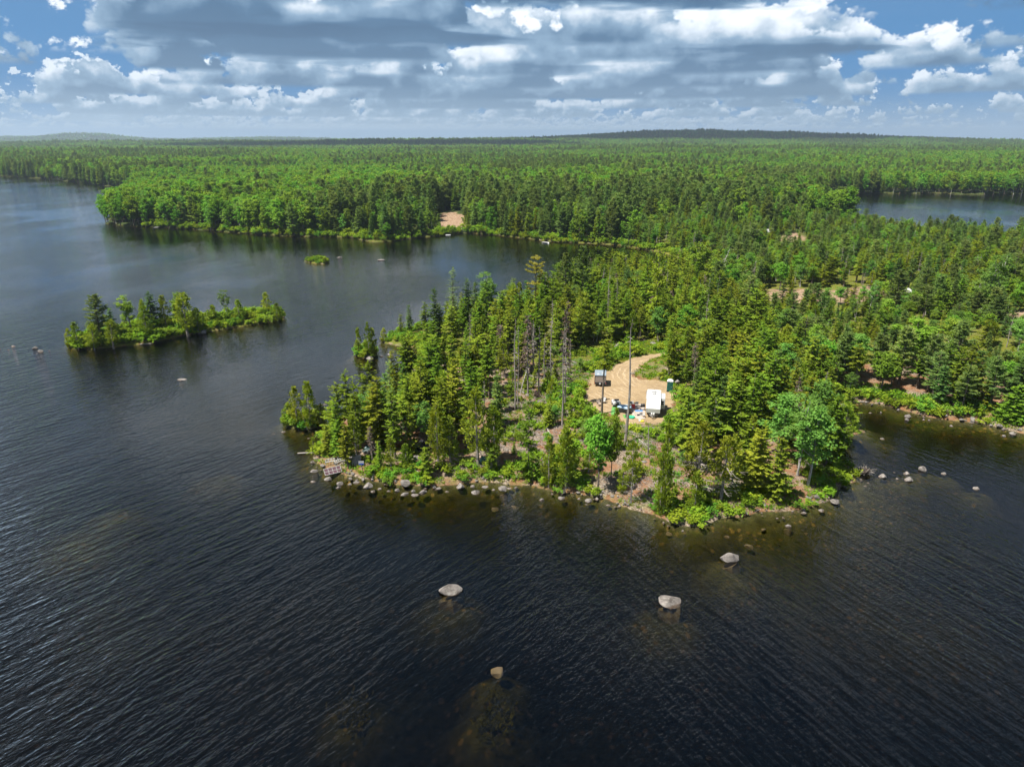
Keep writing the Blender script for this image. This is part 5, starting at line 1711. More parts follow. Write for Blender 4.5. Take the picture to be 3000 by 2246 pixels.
dd = land_sdf(A, B); gs = sdf(A, B, GRAVEL); nz = fbm(A * 0.3, B * 0.3, 71)
ok = (dd > -0.4) & (gs < -0.3) & (inside(A, B, OPEN[0]) | inside(A, B, OPEN[1]) | (dd < 1.5)) & (nz > 0.44) & (rng.random(len(A)) < 0.55)
A, B = A[ok], B[ok]; s = np.clip(rng.lognormal(-1.2, 0.5, len(A)), 0.12, 0.9)
scatter('scattered_stones', np.stack([A, B, np.maximum(ground_z(A, B), -0.1)], 1), rng.uniform(0, 6.28, len(A)), np.stack([s, s, s], 1), rng.integers(0, 8, len(A)), ROCKS, 'small pale stones strewn over the cleared ground')

# ------------------------------------------------------------------ logs, driftwood, stumps
def log(reg, a, b, r, label, mat='driftwood', z=0.12, branches=0, group=None):
    pa = px(*reg(*a), 1.0); pb = px(*reg(*b), 1.0)
    ga = max(float(za([pa])[0]), 0); gb = max(float(za([pb])[0]), 0)
    pa = px(*reg(*a), ga); pb = px(*reg(*b), gb)
    c = Vector(((pa[0] + pb[0]) / 2, (pa[1] + pb[1]) / 2, (ga + gb) / 2))
    A_ = Vector((pa[0], pa[1], ga + z)) - c; B_ = Vector((pb[0], pb[1], gb + z)) - c
    mb = MB()
    mb.tube([A_, A_.lerp(B_, 0.5) + Vector((0, 0, 0.05)), B_], [r, r * 0.85, r * 0.55], 7)
    o = mb.build('fallen_log', M[mat])
    o.location = c
    return tag(o, label, 'log', group)


log(R1, (178, 810), (308, 806), 0.12, 'white log sticking out over the water at the left tip')
log(R1, (715, 1005), (728, 925), 0.20, 'short pale log lying end-on by the front shore')
log(R1, (985, 895), (1058, 955), 0.13, 'pale pole lying in the brush in front of the black tarp heap, upper one')
log(R1, (972, 942), (1045, 950), 0.11, 'pale pole lying in the brush in front of the black tarp heap, lower one')
log(R2, (630, 800), (750, 905), 0.16, 'pale log on the slope below the camper')
log(R5, (1630, 1240), (1760, 1110), 0.20, 'bleached trunk leaning from the uprooted stump', z=0.5)
log(R2, (2145, 565), (2212, 563), 0.12, 'white log lying above the right cove')
log(R7, (415, 1372), (640, 1366), 0.13, 'long bleached log at the inner bank of the right cove')
log(R7, (690, 1385), (755, 1378), 0.16, 'short bleached log at the inner bank of the right cove')
log(R7, (1420, 1515), (1510, 1545), 0.14, 'pale log at the right end of the cove bank')
log(R4, (1010, 515), (1100, 510), 0.15, 'white log at the foot of the long island')
log(R2, (1500, 1350), (1560, 1335), 0.10, 'thin pale log at the shore below the firs')
log(R2, (0, 740), (45, 830), 0.15, 'pale log lying at the left edge of the weedy slope')
log(R1, (1690, 420), (1960, 340), 0.12, 'grey log across the slash below the dead trees', 'grey_bark')


def root_plate(reg, bx, by, wpx, label, mat, seed, tall=1.0, name='uprooted_stump'):
    sx2, sy2 = reg(bx, by)
    x, y = px(sx2, sy2, 1.5); z = max(float(za([(x, y)])[0]), 0.0); x, y = px(sx2, sy2, z)
    w = wpx / FPX * (y * CP + CAM_H * SP)
    q = np.random.default_rng(seed)
    root = thing(name, label, 'stump', (x, y, z))
    me = rock_mesh(seed, 0.55 * w, 0.4 * w, 0.5 * w * tall, 5, 'root_ball', 'soil'); link('root_ball', me, root)
    mb = MB()
    for k in range(46):
        u_ = unit(q, 1)[0]; u_[2] = abs(u_[2])
        L = w * q.uniform(0.28, 0.62)
        p0 = u_ * 0.16 * w; p1 = u_ * L * np.array([1, 0.8, tall]); pm = (p0 + p1) / 2 + q.normal(0, 0.06 * w, 3)
        mb.tube([tuple(p0), tuple(pm), tuple(p1)], [0.05, 0.03, 0.010], 4, cap=False)
    ro = mb.build('roots', M[mat], root)
    ro['kind'] = 'stuff'
    return root


M['soil'] = mat_plain('dark_soil', (0.045, 0.032, 0.025), 0.95, var=0.4, scale=6, bump=0.05)
M['dark_root'] = mat_bark('dark_root', (0.05, 0.035, 0.028), (0.16, 0.115, 0.09))
root_plate(R1, 1900, 400, 42, 'dark uprooted stump with tangled roots at the foot of the dead trees', 'dark_root', 301, 1.2)
root_plate(R3P := (lambda a, b: (1650 + a * 0.18116, 970 + b * 0.18116)), 890, 235, 24, 'dark uprooted root plate behind the bend of the track, lower left one', 'dark_root', 302)
root_plate(R3P, 755, 190, 20, 'small uprooted root plate behind the track, leftmost', 'dark_root', 303)
root_plate(R3P, 1285, 160, 24, 'uprooted root plate behind the track, right one', 'dark_root', 304)
root_plate(R1, 1390, 670, 40, 'dark burnt root heap between the left stand cedars', 'dark_root', 305)
root_plate(R1, 1730, 715, 36, 'root heap with stones beside the slender lone fir', 'dark_root', 306, 0.7)
root_plate(Q6, 590, 345, 66, 'bleached driftwood stump with spreading roots in the right cove', 'driftwood', 307, 0.75, 'driftwood_stump')
root_plate(R4, 1085, 495, 26, 'white weathered roots at the waterline of the long island', 'white_bark', 308, 0.7, 'driftwood_stump')

# ------------------------------------------------------------------ the camp
M['rv_white'] = mat_plain('camper_white', (0.56, 0.56, 0.55), 0.4, var=0.05, dirt=0.25)
M['vent'] = mat_plain('roof_vent_grey', (0.36, 0.36, 0.36), 0.5)
M['rv_grey_shaded'] = mat_plain('camper_grey_shaded', (0.36, 0.37, 0.34), 0.5, var=0.08)  # front panel grey, with the shade of the undercut nose put in
M['line_grey'] = mat_plain('grey_print', (0.06, 0.06, 0.065), 0.6)
M['black'] = mat_plain('black_rubber', (0.02, 0.02, 0.022), 0.7)
M['glass'] = mat_plain('dark_glass', (0.018, 0.02, 0.024), 0.08, var=0.05)
M['steel'] = mat_plain('steel', (0.38, 0.37, 0.36), 0.45, 0.6)
M['rim'] = mat_plain('white_rim', (0.50, 0.50, 0.49), 0.4)
M['frame_black'] = mat_plain('black_frame', (0.025, 0.025, 0.027), 0.5)
M['trailer_side'] = mat_plain('trailer_panel', (0.24, 0.205, 0.185), 0.6, var=0.10, dirt=0.4)
M['trailer_roof'] = mat_plain('trailer_roof', (0.22, 0.27, 0.31), 0.4, var=0.22, scale=1.2)
M['red'] = mat_plain('red', (0.50, 0.02, 0.02), 0.55)
M['toilet_green'] = mat_plain('toilet_green', (0.006, 0.115, 0.085), 0.5, var=0.10)
M['toilet_dark'] = mat_plain('toilet_dark', (0.004, 0.075, 0.058), 0.5)
M['toilet_roof'] = mat_plain('toilet_roof', (0.76, 0.77, 0.77), 0.45)
M['mat_green'] = mat_plain('mat_green', (0.10, 0.28, 0.06), 0.8, var=0.25)
M['mat_teal'] = mat_plain('mat_teal', (0.03, 0.36, 0.20), 0.7, var=0.2)
M['mat_pale'] = mat_plain('mat_pale', (0.33, 0.37, 0.39), 0.8, var=0.12)
M['mat_pink'] = mat_plain('mat_cream', (0.40, 0.335, 0.285), 0.8, var=0.10)
M['tarp_sky'] = mat_plain('pale_blue_canvas', (0.32, 0.45, 0.56), 0.6, var=0.06)
M['tarp_blue'] = mat_plain('blue_canvas', (0.11, 0.23, 0.46), 0.6, var=0.10)
M['yellow_plastic'] = mat_plain('yellow_plastic', (0.50, 0.44, 0.02), 0.5)
M['wood'] = mat_bark('weathered_wood', (0.20, 0.18, 0.165), (0.33, 0.305, 0.285), 5)
M['new_wood'] = mat_bark('new_wood', (0.46, 0.36, 0.24), (0.62, 0.50, 0.35), 5)
M['white_paint'] = mat_plain('white_paint', (0.24, 0.24, 0.225), 0.6, var=0.1, dirt=0.3)
M['sign_blue'] = mat_plain('sign_blue', (0.03, 0.08, 0.42), 0.5)
M['black_tarp'] = mat_plain('black_tarp', (0.018, 0.018, 0.022), 0.35, var=0.3, bump=0.06)
M['green_tarp'] = mat_plain('green_tarp', (0.010, 0.045, 0.045), 0.45, var=0.35, bump=0.05)
M['pane'] = mat_plain('dusky_pane', (0.09, 0.05, 0.06), 0.2, var=0.4, scale=1.5)


def at_yard(sx2, sy2, z=2.03):
    x, y = px(sx2, sy2, z)
    return (x, y, z)


def wheel(parent, x, y, z, r, w, axis='x'):
    mb = MB()
    a, b = ((x - w / 2, y, z), (x + w / 2, y, z)) if axis == 'x' else ((x, y - w / 2, z), (x, y + w / 2, z))
    mb.tube([a, b], r, 14)
    wl = mb.build('wheel', M['black'], parent, True)
    mb = MB()
    e = w / 2 + 0.015
    a, b = ((x - e, y, z), (x + e, y, z)) if axis == 'x' else ((x, y - e, z), (x, y + e, z))
    mb.tube([a, b], r * 0.58, 12)
    mb.build('rim', M['rim'], wl, True)
    return wl


def build_camper():
    loc = at_yard(1911.5, 1229)
    yaw = -math.atan2(1911.5 - 1500, FPX * CP)
    c = thing('camper_trailer', 'long white camper trailer with a slide-out, parked on the gravel yard', 'camper', loc, yaw)
    W = 1.22
    # y runs from the hitch end (0.9) to the back
    prof = [(0.95, 0.88), (6.9, 0.88), (6.9, 3.08), (6.75, 3.20), (2.55, 3.22), (1.35, 2.15), (0.95, 1.68)]
    body = MB().prism(prof, -W, W).build('body', M['rv_white'], c)
    MB().prism([(0.93, 0.90), (0.949, 0.90), (0.949, 1.66), (0.93, 1.66)], -W + 0.02, W - 0.02).build('front_panel', M['rv_grey_shaded'], c)
    # slightly arched roof skin
    mb = MB()
    n = 7
    for i in range(n - 1):
        xa, xb = -1.19 + 2.38 * i / (n - 1), -1.19 + 2.38 * (i + 1) / (n - 1)
        za_, zb_ = 3.235 + 0.05 * (1 - (xa / 1.19) ** 2), 3.235 + 0.05 * (1 - (xb / 1.19) ** 2)
        mb.add([(xa, 2.56, za_), (xb, 2.56, zb_), (xb, 6.74, zb_), (xa, 6.74, za_)], [(0, 1, 2, 3)])
    roof = mb.build('roof', M['rv_white'], c, True)
    for y0, s_ in ((3.5, 0.36), (5.0, 0.36), (6.2, 0.3)):
        MB().box(-s_ / 2, s_ / 2, y0, y0 + s_, 3.27, 3.36, bev=0.04).build('roof_vent', M['vent'], roof)
    MB().box(-0.35, 0.35, 4.05, 4.85, 3.26, 3.50, bev=0.09).build('air_conditioner', M['vent'], roof)
    # dark ladder and hose lying on the roof
    MB().bar((-0.42, 4.62, 3.53), (0.30, 5.05, 3.55), 0.05).build('roof_pole', M['line_grey'], roof)
    MB().bar((-0.10, 5.35, 3.33), (0.45, 5.37, 3.33), 0.04).build('roof_pole', M['line_grey'], roof)
    # swoosh and lettering on the sloping front cap
    sl = Vector((0, 1.2, 1.12)).normalized()
    def on_cap(x, t):
        p = Vector((0, 1.35, 2.10)) + sl * t
        return Vector((x, p.y - 0.008, p.z + 0.010))
    mb = MB()
    prev = None
    for k in range(9):
        u_ = k / 8; p = on_cap(-0.1 + 0.72 * u_, 0.95 - 0.42 * u_ ** 2)
        if prev is not None: mb.bar(prev, p, 0.05)
        prev = p
    mb.build('swoosh_print', M['line_grey'], body)
    for k in range(6):
        x = -0.42 + k * 0.165
        mb = MB(); mb.bar(on_cap(x, 0.28), on_cap(x, 0.50), 0.05); mb.bar(on_cap(x, 0.38 if k % 2 else 0.46), on_cap(x + 0.09, 0.38 if k % 2 else 0.46), 0.03)
        if k % 3 == 0: mb.bar(on_cap(x, 0.30), on_cap(x + 0.09, 0.30), 0.03)
        mb.build('letter', M['line_grey'], body)
    # slide-out room on the right-hand side
    so = MB().box(W + 0.003, W + 0.78, 3.1, 6.0, 1.0, 2.95, bev=0.04).build('slide_out', M['rv_white'], c)
    wd = MB().box(W + 0.08, W + 0.60, 3.085, 3.096, 1.75, 2.45).build('window', M['glass'], so)
    MB().box(W + 0.07, W + 0.61, 3.07, 3.084, 2.06, 2.12).build('window_bar', M['rv_white'], wd)
    MB().box(W + 0.784, W + 0.795, 3.6, 5.4, 1.6, 2.4).build('window', M['glass'], so)
    # left side door, window and awning tube
    dr = MB().box(-W - 0.03, -W - 0.003, 4.2, 4.95, 0.7, 2.7).build('door', M['rv_white'], c)
    MB().box(-W - 0.04, -W - 0.031, 4.4, 4.8, 1.8, 2.4).build('door_window', M['glass'], dr)
    MB().box(-W - 0.02, -W - 0.003, 2.4, 3.6, 1.6, 2.4).build('window', M['glass'], c)
    MB().tube([(-W - 0.09, 2.2, 3.02), (-W - 0.09, 6.4, 3.02)], 0.07, 8).build('awning_tube', M['vent'], c, True)
    for y in (4.1, 4.95):
        for x in (-1.02, 1.02): wheel(c, x, y, 0.36, 0.36, 0.24)
    MB().box(-1.05, 1.05, 1.0, 6.7, 0.50, 0.877).build('chassis', M['frame_black'], c)  # real chassis, kept black to also stand for the shadow under the body
    mb = MB(); mb.bar((-0.75, 1.4, 0.5), (0, -0.15, 0.5), 0.1); mb.bar((0.75, 1.4, 0.5), (0, -0.15, 0.5), 0.1)
    mb.build('tongue', M['steel'], c)
    MB().tube([(0, 0.15, 0.0), (0, 0.15, 0.95)], 0.05, 8).build('tongue_jack', M['steel'], c)
    for x in (-0.18, 0.18):
        MB().tube([(x, 0.62, 0.55), (x, 0.62, 0.62), (x, 0.62, 0.98), (x, 0.62, 1.06)], [0.12, 0.16, 0.16, 0.07], 10).build('gas_bottle', M['rv_white'], c, True)
    for x in (-0.75, 0.75):
        MB().bar((x, 1.15, 0.0), (x, 1.15, 0.55), 0.07).build('corner_jack', M['steel'], c)
    return c


def build_cargo_trailer():
    loc = at_yard(1758, 1132)
    c = thing('box_trailer', 'small dark-framed box trailer with pale blue-grey roof and spare wheel', 'trailer', loc, -math.atan2(258, FPX * CP))
    W, L, Z0, Z1 = 1.12, 3.5, 0.45, 2.25
    body = MB().box(-W, W, 0.0, L, Z0, Z1).build('body', M['trailer_side'], c)
    MB().box(-W - 0.02, W + 0.02, -0.03, L + 0.02, Z1 + 0.003, Z1 + 0.09, bev=0.03).build('roof', M['trailer_roof'], c)
    MB().box(-W + 0.04, W - 0.04, -0.025, -0.003, Z0 + 0.42, Z1 - 0.12).build('tailgate', M['trailer_side'], c)
    mb = MB()
    for x in (-W + 0.02, W - 0.02): mb.box(x - 0.05, x + 0.05, -0.06, -0.028, Z0, Z1)
    for z in (Z0 + 0.40, Z1 - 0.10): mb.box(-W + 0.08, W - 0.08, -0.06, -0.028, z - 0.03, z + 0.03)
    mb.build('rear_frame', M['frame_black'], c)
    for x in (-W - 0.02, W + 0.003):
        MB().box(x, x + 0.017, 0.05, L - 0.05, Z0 + 0.05, Z0 + 0.6).build('side_skirt', M['frame_black'], c)
    MB().box(-W + 0.09, W - 0.09, -0.055, -0.027, Z0 + 0.02, Z0 + 0.34).build('bumper', M['frame_black'], c)
    wheel(c, -0.02, -0.16, Z0 + 0.16, 0.30, 0.18, 'y')['label'] = 'spare wheel with a white rim on the back'
    for x in (-W + 0.10, W - 0.10): wheel(c, x, 1.7, 0.33, 0.33, 0.22)
    for x in (-W + 0.02, W - 0.02):
        MB().box(x - 0.06, x + 0.06, -0.085, -0.062, Z0 + 0.2, Z0 + 0.36).build('tail_light', M['red'], c)
    mb = MB(); mb.bar((-0.5, L, 0.5), (0, L + 1.1, 0.5), 0.08); mb.bar((0.5, L, 0.5), (0, L + 1.1, 0.5), 0.08); mb.build('tongue', M['steel'], c)
    for x, y in ((-0.65, 0.55), (0.15, 1.2)):
        MB().box(x, x + 0.45, y, y + 0.4, Z1 + 0.10, Z1 + 0.18, bev=0.05).build('roof_hatch', M['rim'], c)


def build_toilet():
    loc = at_yard(1961, 1148)
    c = thing('portable_toilet', 'dark green portable toilet cabin with a white roof at the yard edge', 'toilet', loc, -0.28)
    MB().box(-0.56, 0.56, 0, 1.12, 0.0, 0.16).build('base', M['frame_black'], c)
    MB().box(-0.54, 0.54, 0.02, 1.10, 0.163, 2.08).build('walls', M['toilet_green'], c)
    dr = MB().box(-0.40, 0.40, -0.015, 0.017, 0.2, 2.0).build('door', M['toilet_dark'], c)
    for z in (0.55, 1.25, 1.6):
        for x in (-0.2, 0.2):
            MB().box(x - 0.13, x + 0.13, -0.03, -0.017, z, z + 0.05).build('door_rib', M['toilet_green'], dr)
    MB().box(0.28, 0.34, -0.05, -0.017, 1.0, 1.1).build('handle', M['rim'], dr)
    mb = MB(); n = 9
    for i in range(n - 1):
        a, b = -0.58 + 1.16 * i / (n - 1), -0.58 + 1.16 * (i + 1) / (n - 1)
        f_ = lambda x: 2.09 + 0.22 * math.cos(x / 0.58 * math.pi / 2) ** 0.6 if abs(x) < 0.579 else 2.09
        mb.add([(a, -0.05, f_(a)), (b, -0.05, f_(b)), (b, 1.17, f_(b)), (a, 1.17, f_(a)), (a, -0.05, 2.08), (b, -0.05, 2.08), (b, 1.17, 2.08), (a, 1.17, 2.08)],
               [(0, 1, 2, 3), (4, 5, 1, 0), (6, 7, 3, 2), (7, 6, 5, 4)])
    mb.build('roof', M['toilet_roof'], c)
    MB().tube([(0.38, 0.95, 2.1), (0.38, 0.95, 2.5)], 0.05, 8).build('vent_pipe', M['frame_black'], c)


def ZB(x, y): return (1770 + x * 0.05877, 1160 + y * 0.05877)


def ground_quad(name, pts, label, cat, mat, z=2.05, th=0.02):
    P = [px(*ZB(*p), z) for p in pts]
    cx_ = sum(p[0] for p in P) / len(P); cy_ = sum(p[1] for p in P) / len(P)
    mb = MB(); n = len(P)
    mb.add([(p[0] - cx_, p[1] - cy_, 0) for p in P] + [(p[0] - cx_, p[1] - cy_, th) for p in P], [tuple(range(n - 1, -1, -1)), tuple(range(n, 2 * n))] + [(i, (i + 1) % n, n + (i + 1) % n, n + i) for i in range(n)])
    o = mb.build(name, M[mat]); o.location = (cx_, cy_, z)
    return tag(o, label, cat)


def canvas(name, c, w, l, h, sag, mat, label, cat, rz=0.0, legs=4, legmat='steel'):
    """Canopy or tablecloth: a gently domed sheet on legs."""
    o = thing(name, label, cat, c, rz)
    n = 7; V = []; F = []
    for k in (0, 1):
        for j in range(n):
            for i in range(n):
                u_, v_ = i / (n - 1) * 2 - 1, j / (n - 1) * 2 - 1
                V.append((u_ * w / 2, v_ * l / 2, h + sag * (1 - max(abs(u_), abs(v_)) ** 2) - 0.02 * k + 0.02 * math.sin(5 * u_ + 3 * v_)))
    for j in range(n - 1):
        for i in range(n - 1):
            a = j * n + i; F.append((a, a + 1, a + n + 1, a + n)); b = a + n * n; F.append((b + n, b + n + 1, b + 1, b))
    MB().add(V, F).build('cover', M[mat], o, True)
    for sx2 in (-1, 1):
        for sy2 in (-1, 1):
            MB().tube([(sx2 * w * 0.46, sy2 * l * 0.46, 0), (sx2 * w * 0.46, sy2 * l * 0.46, h)], 0.025, 6).build('leg', M[legmat], o)
    return o


def camp_chair(sx2, sy2, mat, label, rz=0.0, s_=1.0, cat='chair'):
    x, y, z = at_yard(sx2, sy2, 2.07)
    o = thing('camp_chair', label, cat, (x, y, z), rz); o.scale = (s_, s_, s_)
    MB().add([(-0.30, -0.26, 0.42), (0.30, -0.26, 0.42), (0.30, 0.26, 0.38), (-0.30, 0.26, 0.38), (-0.30, -0.26, 0.45), (0.30, -0.26, 0.45), (0.30, 0.26, 0.41), (-0.30, 0.26, 0.41)],
             [(3, 2, 1, 0), (4, 5, 6, 7), (0, 1, 5, 4), (1, 2, 6, 5), (2, 3, 7, 6), (3, 0, 4, 7)]).build('seat', M[mat], o)
    MB().add([(-0.32, 0.26, 0.40), (0.32, 0.26, 0.40), (0.34, 0.42, 0.98), (-0.34, 0.42, 0.98), (-0.32, 0.29, 0.40), (0.32, 0.29, 0.40), (0.34, 0.45, 0.98), (-0.34, 0.45, 0.98)],
             [(0, 1, 2, 3), (7, 6, 5, 4), (0, 4, 5, 1), (1, 5, 6, 2), (2, 6, 7, 3), (3, 7, 4, 0)]).build('backrest', M[mat], o)
    for sx3 in (-1, 1):
        MB().box(sx3 * 0.36 - 0.05, sx3 * 0.36 + 0.05, -0.28, 0.30, 0.60, 0.64).build('armrest', M['frame_black'], o)
        for y_ in (-0.24, 0.26): MB().bar((sx3 * 0.30, y_, 0), (sx3 * 0.36, y_, 0.60), 0.03).build('leg', M['steel'], o)
    return o


def build_camp():
    ground_quad('ground_mat', [(400, 520), (880, 420), (900, 560), (700, 640), (430, 1020), (330, 880)], 'bright green mat under the white utility cart', 'mat', 'mat_green', 2.046)
    ground_quad('ground_mat', [(900, 420), (1400, 420), (1560, 640), (960, 610)], 'pale blue-grey mat behind the pale blue canopy', 'mat', 'mat_pale', 2.048)
    ground_quad('ground_mat', [(1400, 400), (2040, 400), (2040, 1120), (1750, 1180), (1400, 1000)], 'cream mat beside the camper door', 'mat', 'mat_pink', 2.052)
    ground_quad('ground_mat', [(920, 930), (1500, 940), (1540, 1100), (1250, 1120), (1000, 1100)], 'green mat in front of the pale blue canopy', 'mat', 'mat_green', 2.046)
    ground_quad('wading_pool', [(1240, 1020), (1480, 1010), (1540, 1080), (1420, 1130), (1250, 1110)], 'teal green plastic pool in front of the blue table', 'pool', 'mat_teal', 2.075, 0.16)
    ground_quad('inflatable_float', [(1830, 1240), (1930, 1215), (1990, 1250), (1960, 1295), (1850, 1300), (1790, 1270)], 'yellow float lying in front of the camper', 'float', 'yellow_plastic', 2.05, 0.12)
    ground_quad('inflatable_float', [(1710, 1215), (1800, 1200), (1830, 1250), (1740, 1285)], 'white float lying beside the yellow float', 'float', 'rim', 2.05, 0.12)
    # pale blue canopy: long pointed awning
    a = px(*ZB(980, 800), 2.05)
    canvas('shade_canopy', (a[0], a[1], 2.06), 2.35, 1.7, 1.05, 0.25, 'tarp_sky', 'pale blue canvas canopy left of the camper', 'canopy', -0.55)
    a = px(*ZB(1720, 960), 2.06)
    canvas('camp_table', (a[0], a[1], 2.075), 1.35, 0.8, 0.86, 0.06, 'tarp_blue', 'camp table under a blue cloth next to the camper front', 'table', 0.05, legmat='new_wood')
    camp_chair(*ZB(1465, 690), 'red', 'red camp chair between the mats', 0.1)
    camp_chair(*ZB(1290, 450), 'mat_pale', 'pale folding chair behind the red chair, left of two', 3.0, 0.9)
    camp_chair(*ZB(1600, 470), 'mat_pale', 'pale folding chair behind the red chair, right of two', 3.2, 0.9)
    camp_chair(*ZB(1430, 480), 'rim', 'small white chair right behind the red chair', 0.3, 0.8)
    # grill
    x, y, z = at_yard(*ZB(1910, 690), 2.07)
    g = thing('grill', 'black barbecue grill standing against the camper side', 'grill', (x, y, z))
    MB().tube([(-0.35, 0, 0.80), (-0.3, 0, 0.98), (0.3, 0, 0.98), (0.35, 0, 0.80)], [0.10, 0.24, 0.24, 0.10], 10).build('lid', M['frame_black'], g, True)
    MB().box(-0.38, 0.38, -0.24, 0.24, 0.62, 0.80).build('firebox', M['frame_black'], g)
    MB().box(-0.85, -0.40, -0.2, 0.2, 0.74, 0.78).build('side_shelf', M['frame_black'], g)
    for sx3 in (-0.33, 0.33):
        for sy3 in (-0.2, 0.2): MB().bar((sx3, sy3, 0), (sx3, sy3, 0.62), 0.04).build('leg', M['frame_black'], g)
    # white utility cart
    x, y, z = at_yard(*ZB(655, 570), 2.07)
    g = thing('utility_cart', 'white and black utility vehicle on the bright green mat', 'cart', (x, y, z), 0.05)
    MB().box(-0.70, 0.70, 0.2, 2.2, 0.45, 0.80, bev=0.08).build('body', M['rim'], g)
    MB().box(-0.55, 0.55, 0.25, 0.75, 0.803, 1.05, bev=0.1).build('hood', M['rim'], g)
    MB().box(-0.42, 0.42, 0.80, 1.02, 0.803, 1.3).build('windscreen', M['glass'], g)
    MB().box(-0.5, 0.5, 1.2, 1.5, 0.803, 0.95).build('seat', M['frame_black'], g)
    MB().box(-0.35, 0.35, 0.178, 0.197, 0.5, 0.75).build('grille', M['frame_black'], g)
    for sx3 in (-0.62, 0.62):
        for y_ in (0.5, 1.8): wheel(g, sx3, y_, 0.3, 0.3, 0.24)
    # boxes and bags on the mats
    for sx2, sy2, w, d_, h, m_, lab, nm, cat in ((1980, 1065, .42, .40, .42, 'mat_pink', 'cream cooler box in front of the camper wheel', 'cooler_box', 'cooler'),
            (1845, 985, .5, .35, .40, 'rim', 'white crate beside the blue table', 'crate', 'crate'), (1130, 1060, .42, .36, .5, 'green_tarp', 'dark bag on the green mat behind the bare pole', 'bag', 'bag'),
            (740, 830, .32, .3, .45, 'frame_black', 'black bag at the left foot of the pale blue canopy', 'bag', 'bag'), (1300, 880, .34, .3, .4, 'dark_root', 'dark brown bag at the right foot of the pale blue canopy', 'bag', 'bag')):
        x, y, z = at_yard(*ZB(sx2, sy2), 2.075)
        o = thing(nm, lab, cat, (x, y, z))
        MB().box(-w / 2, w / 2, 0, d_, 0, h, bev=0.07).build('body', M[m_], o)
        MB().box(-w / 2 - 0.01, w / 2 + 0.01, -0.01, d_ + 0.01, h + 0.003, h + 0.05, bev=0.02).build('lid', M['rim' if m_ == 'mat_pink' else m_], o)
    # chairs by the tall trunk at the left of the yard
    camp_chair(1755, 1188, 'mat_pink', 'pale pink chair at the left of the yard, left of the trunk', 0.4)
    camp_chair(1768, 1180, 'rim', 'white chair at the left of the yard, right of the trunk', -0.3)


def ZC(x, y): return (940 + x * 0.07233, 1320 + y * 0.07233)


def w3(p, z):
    x, y = px(*ZC(*p), z)
    return Vector((x, y, z))


def gz(p, z0=0.6):
    for _ in range(3):
        x, y = px(*ZC(*p), z0); z0 = max(float(za([(x, y)])[0]), 0.05)
    return z0


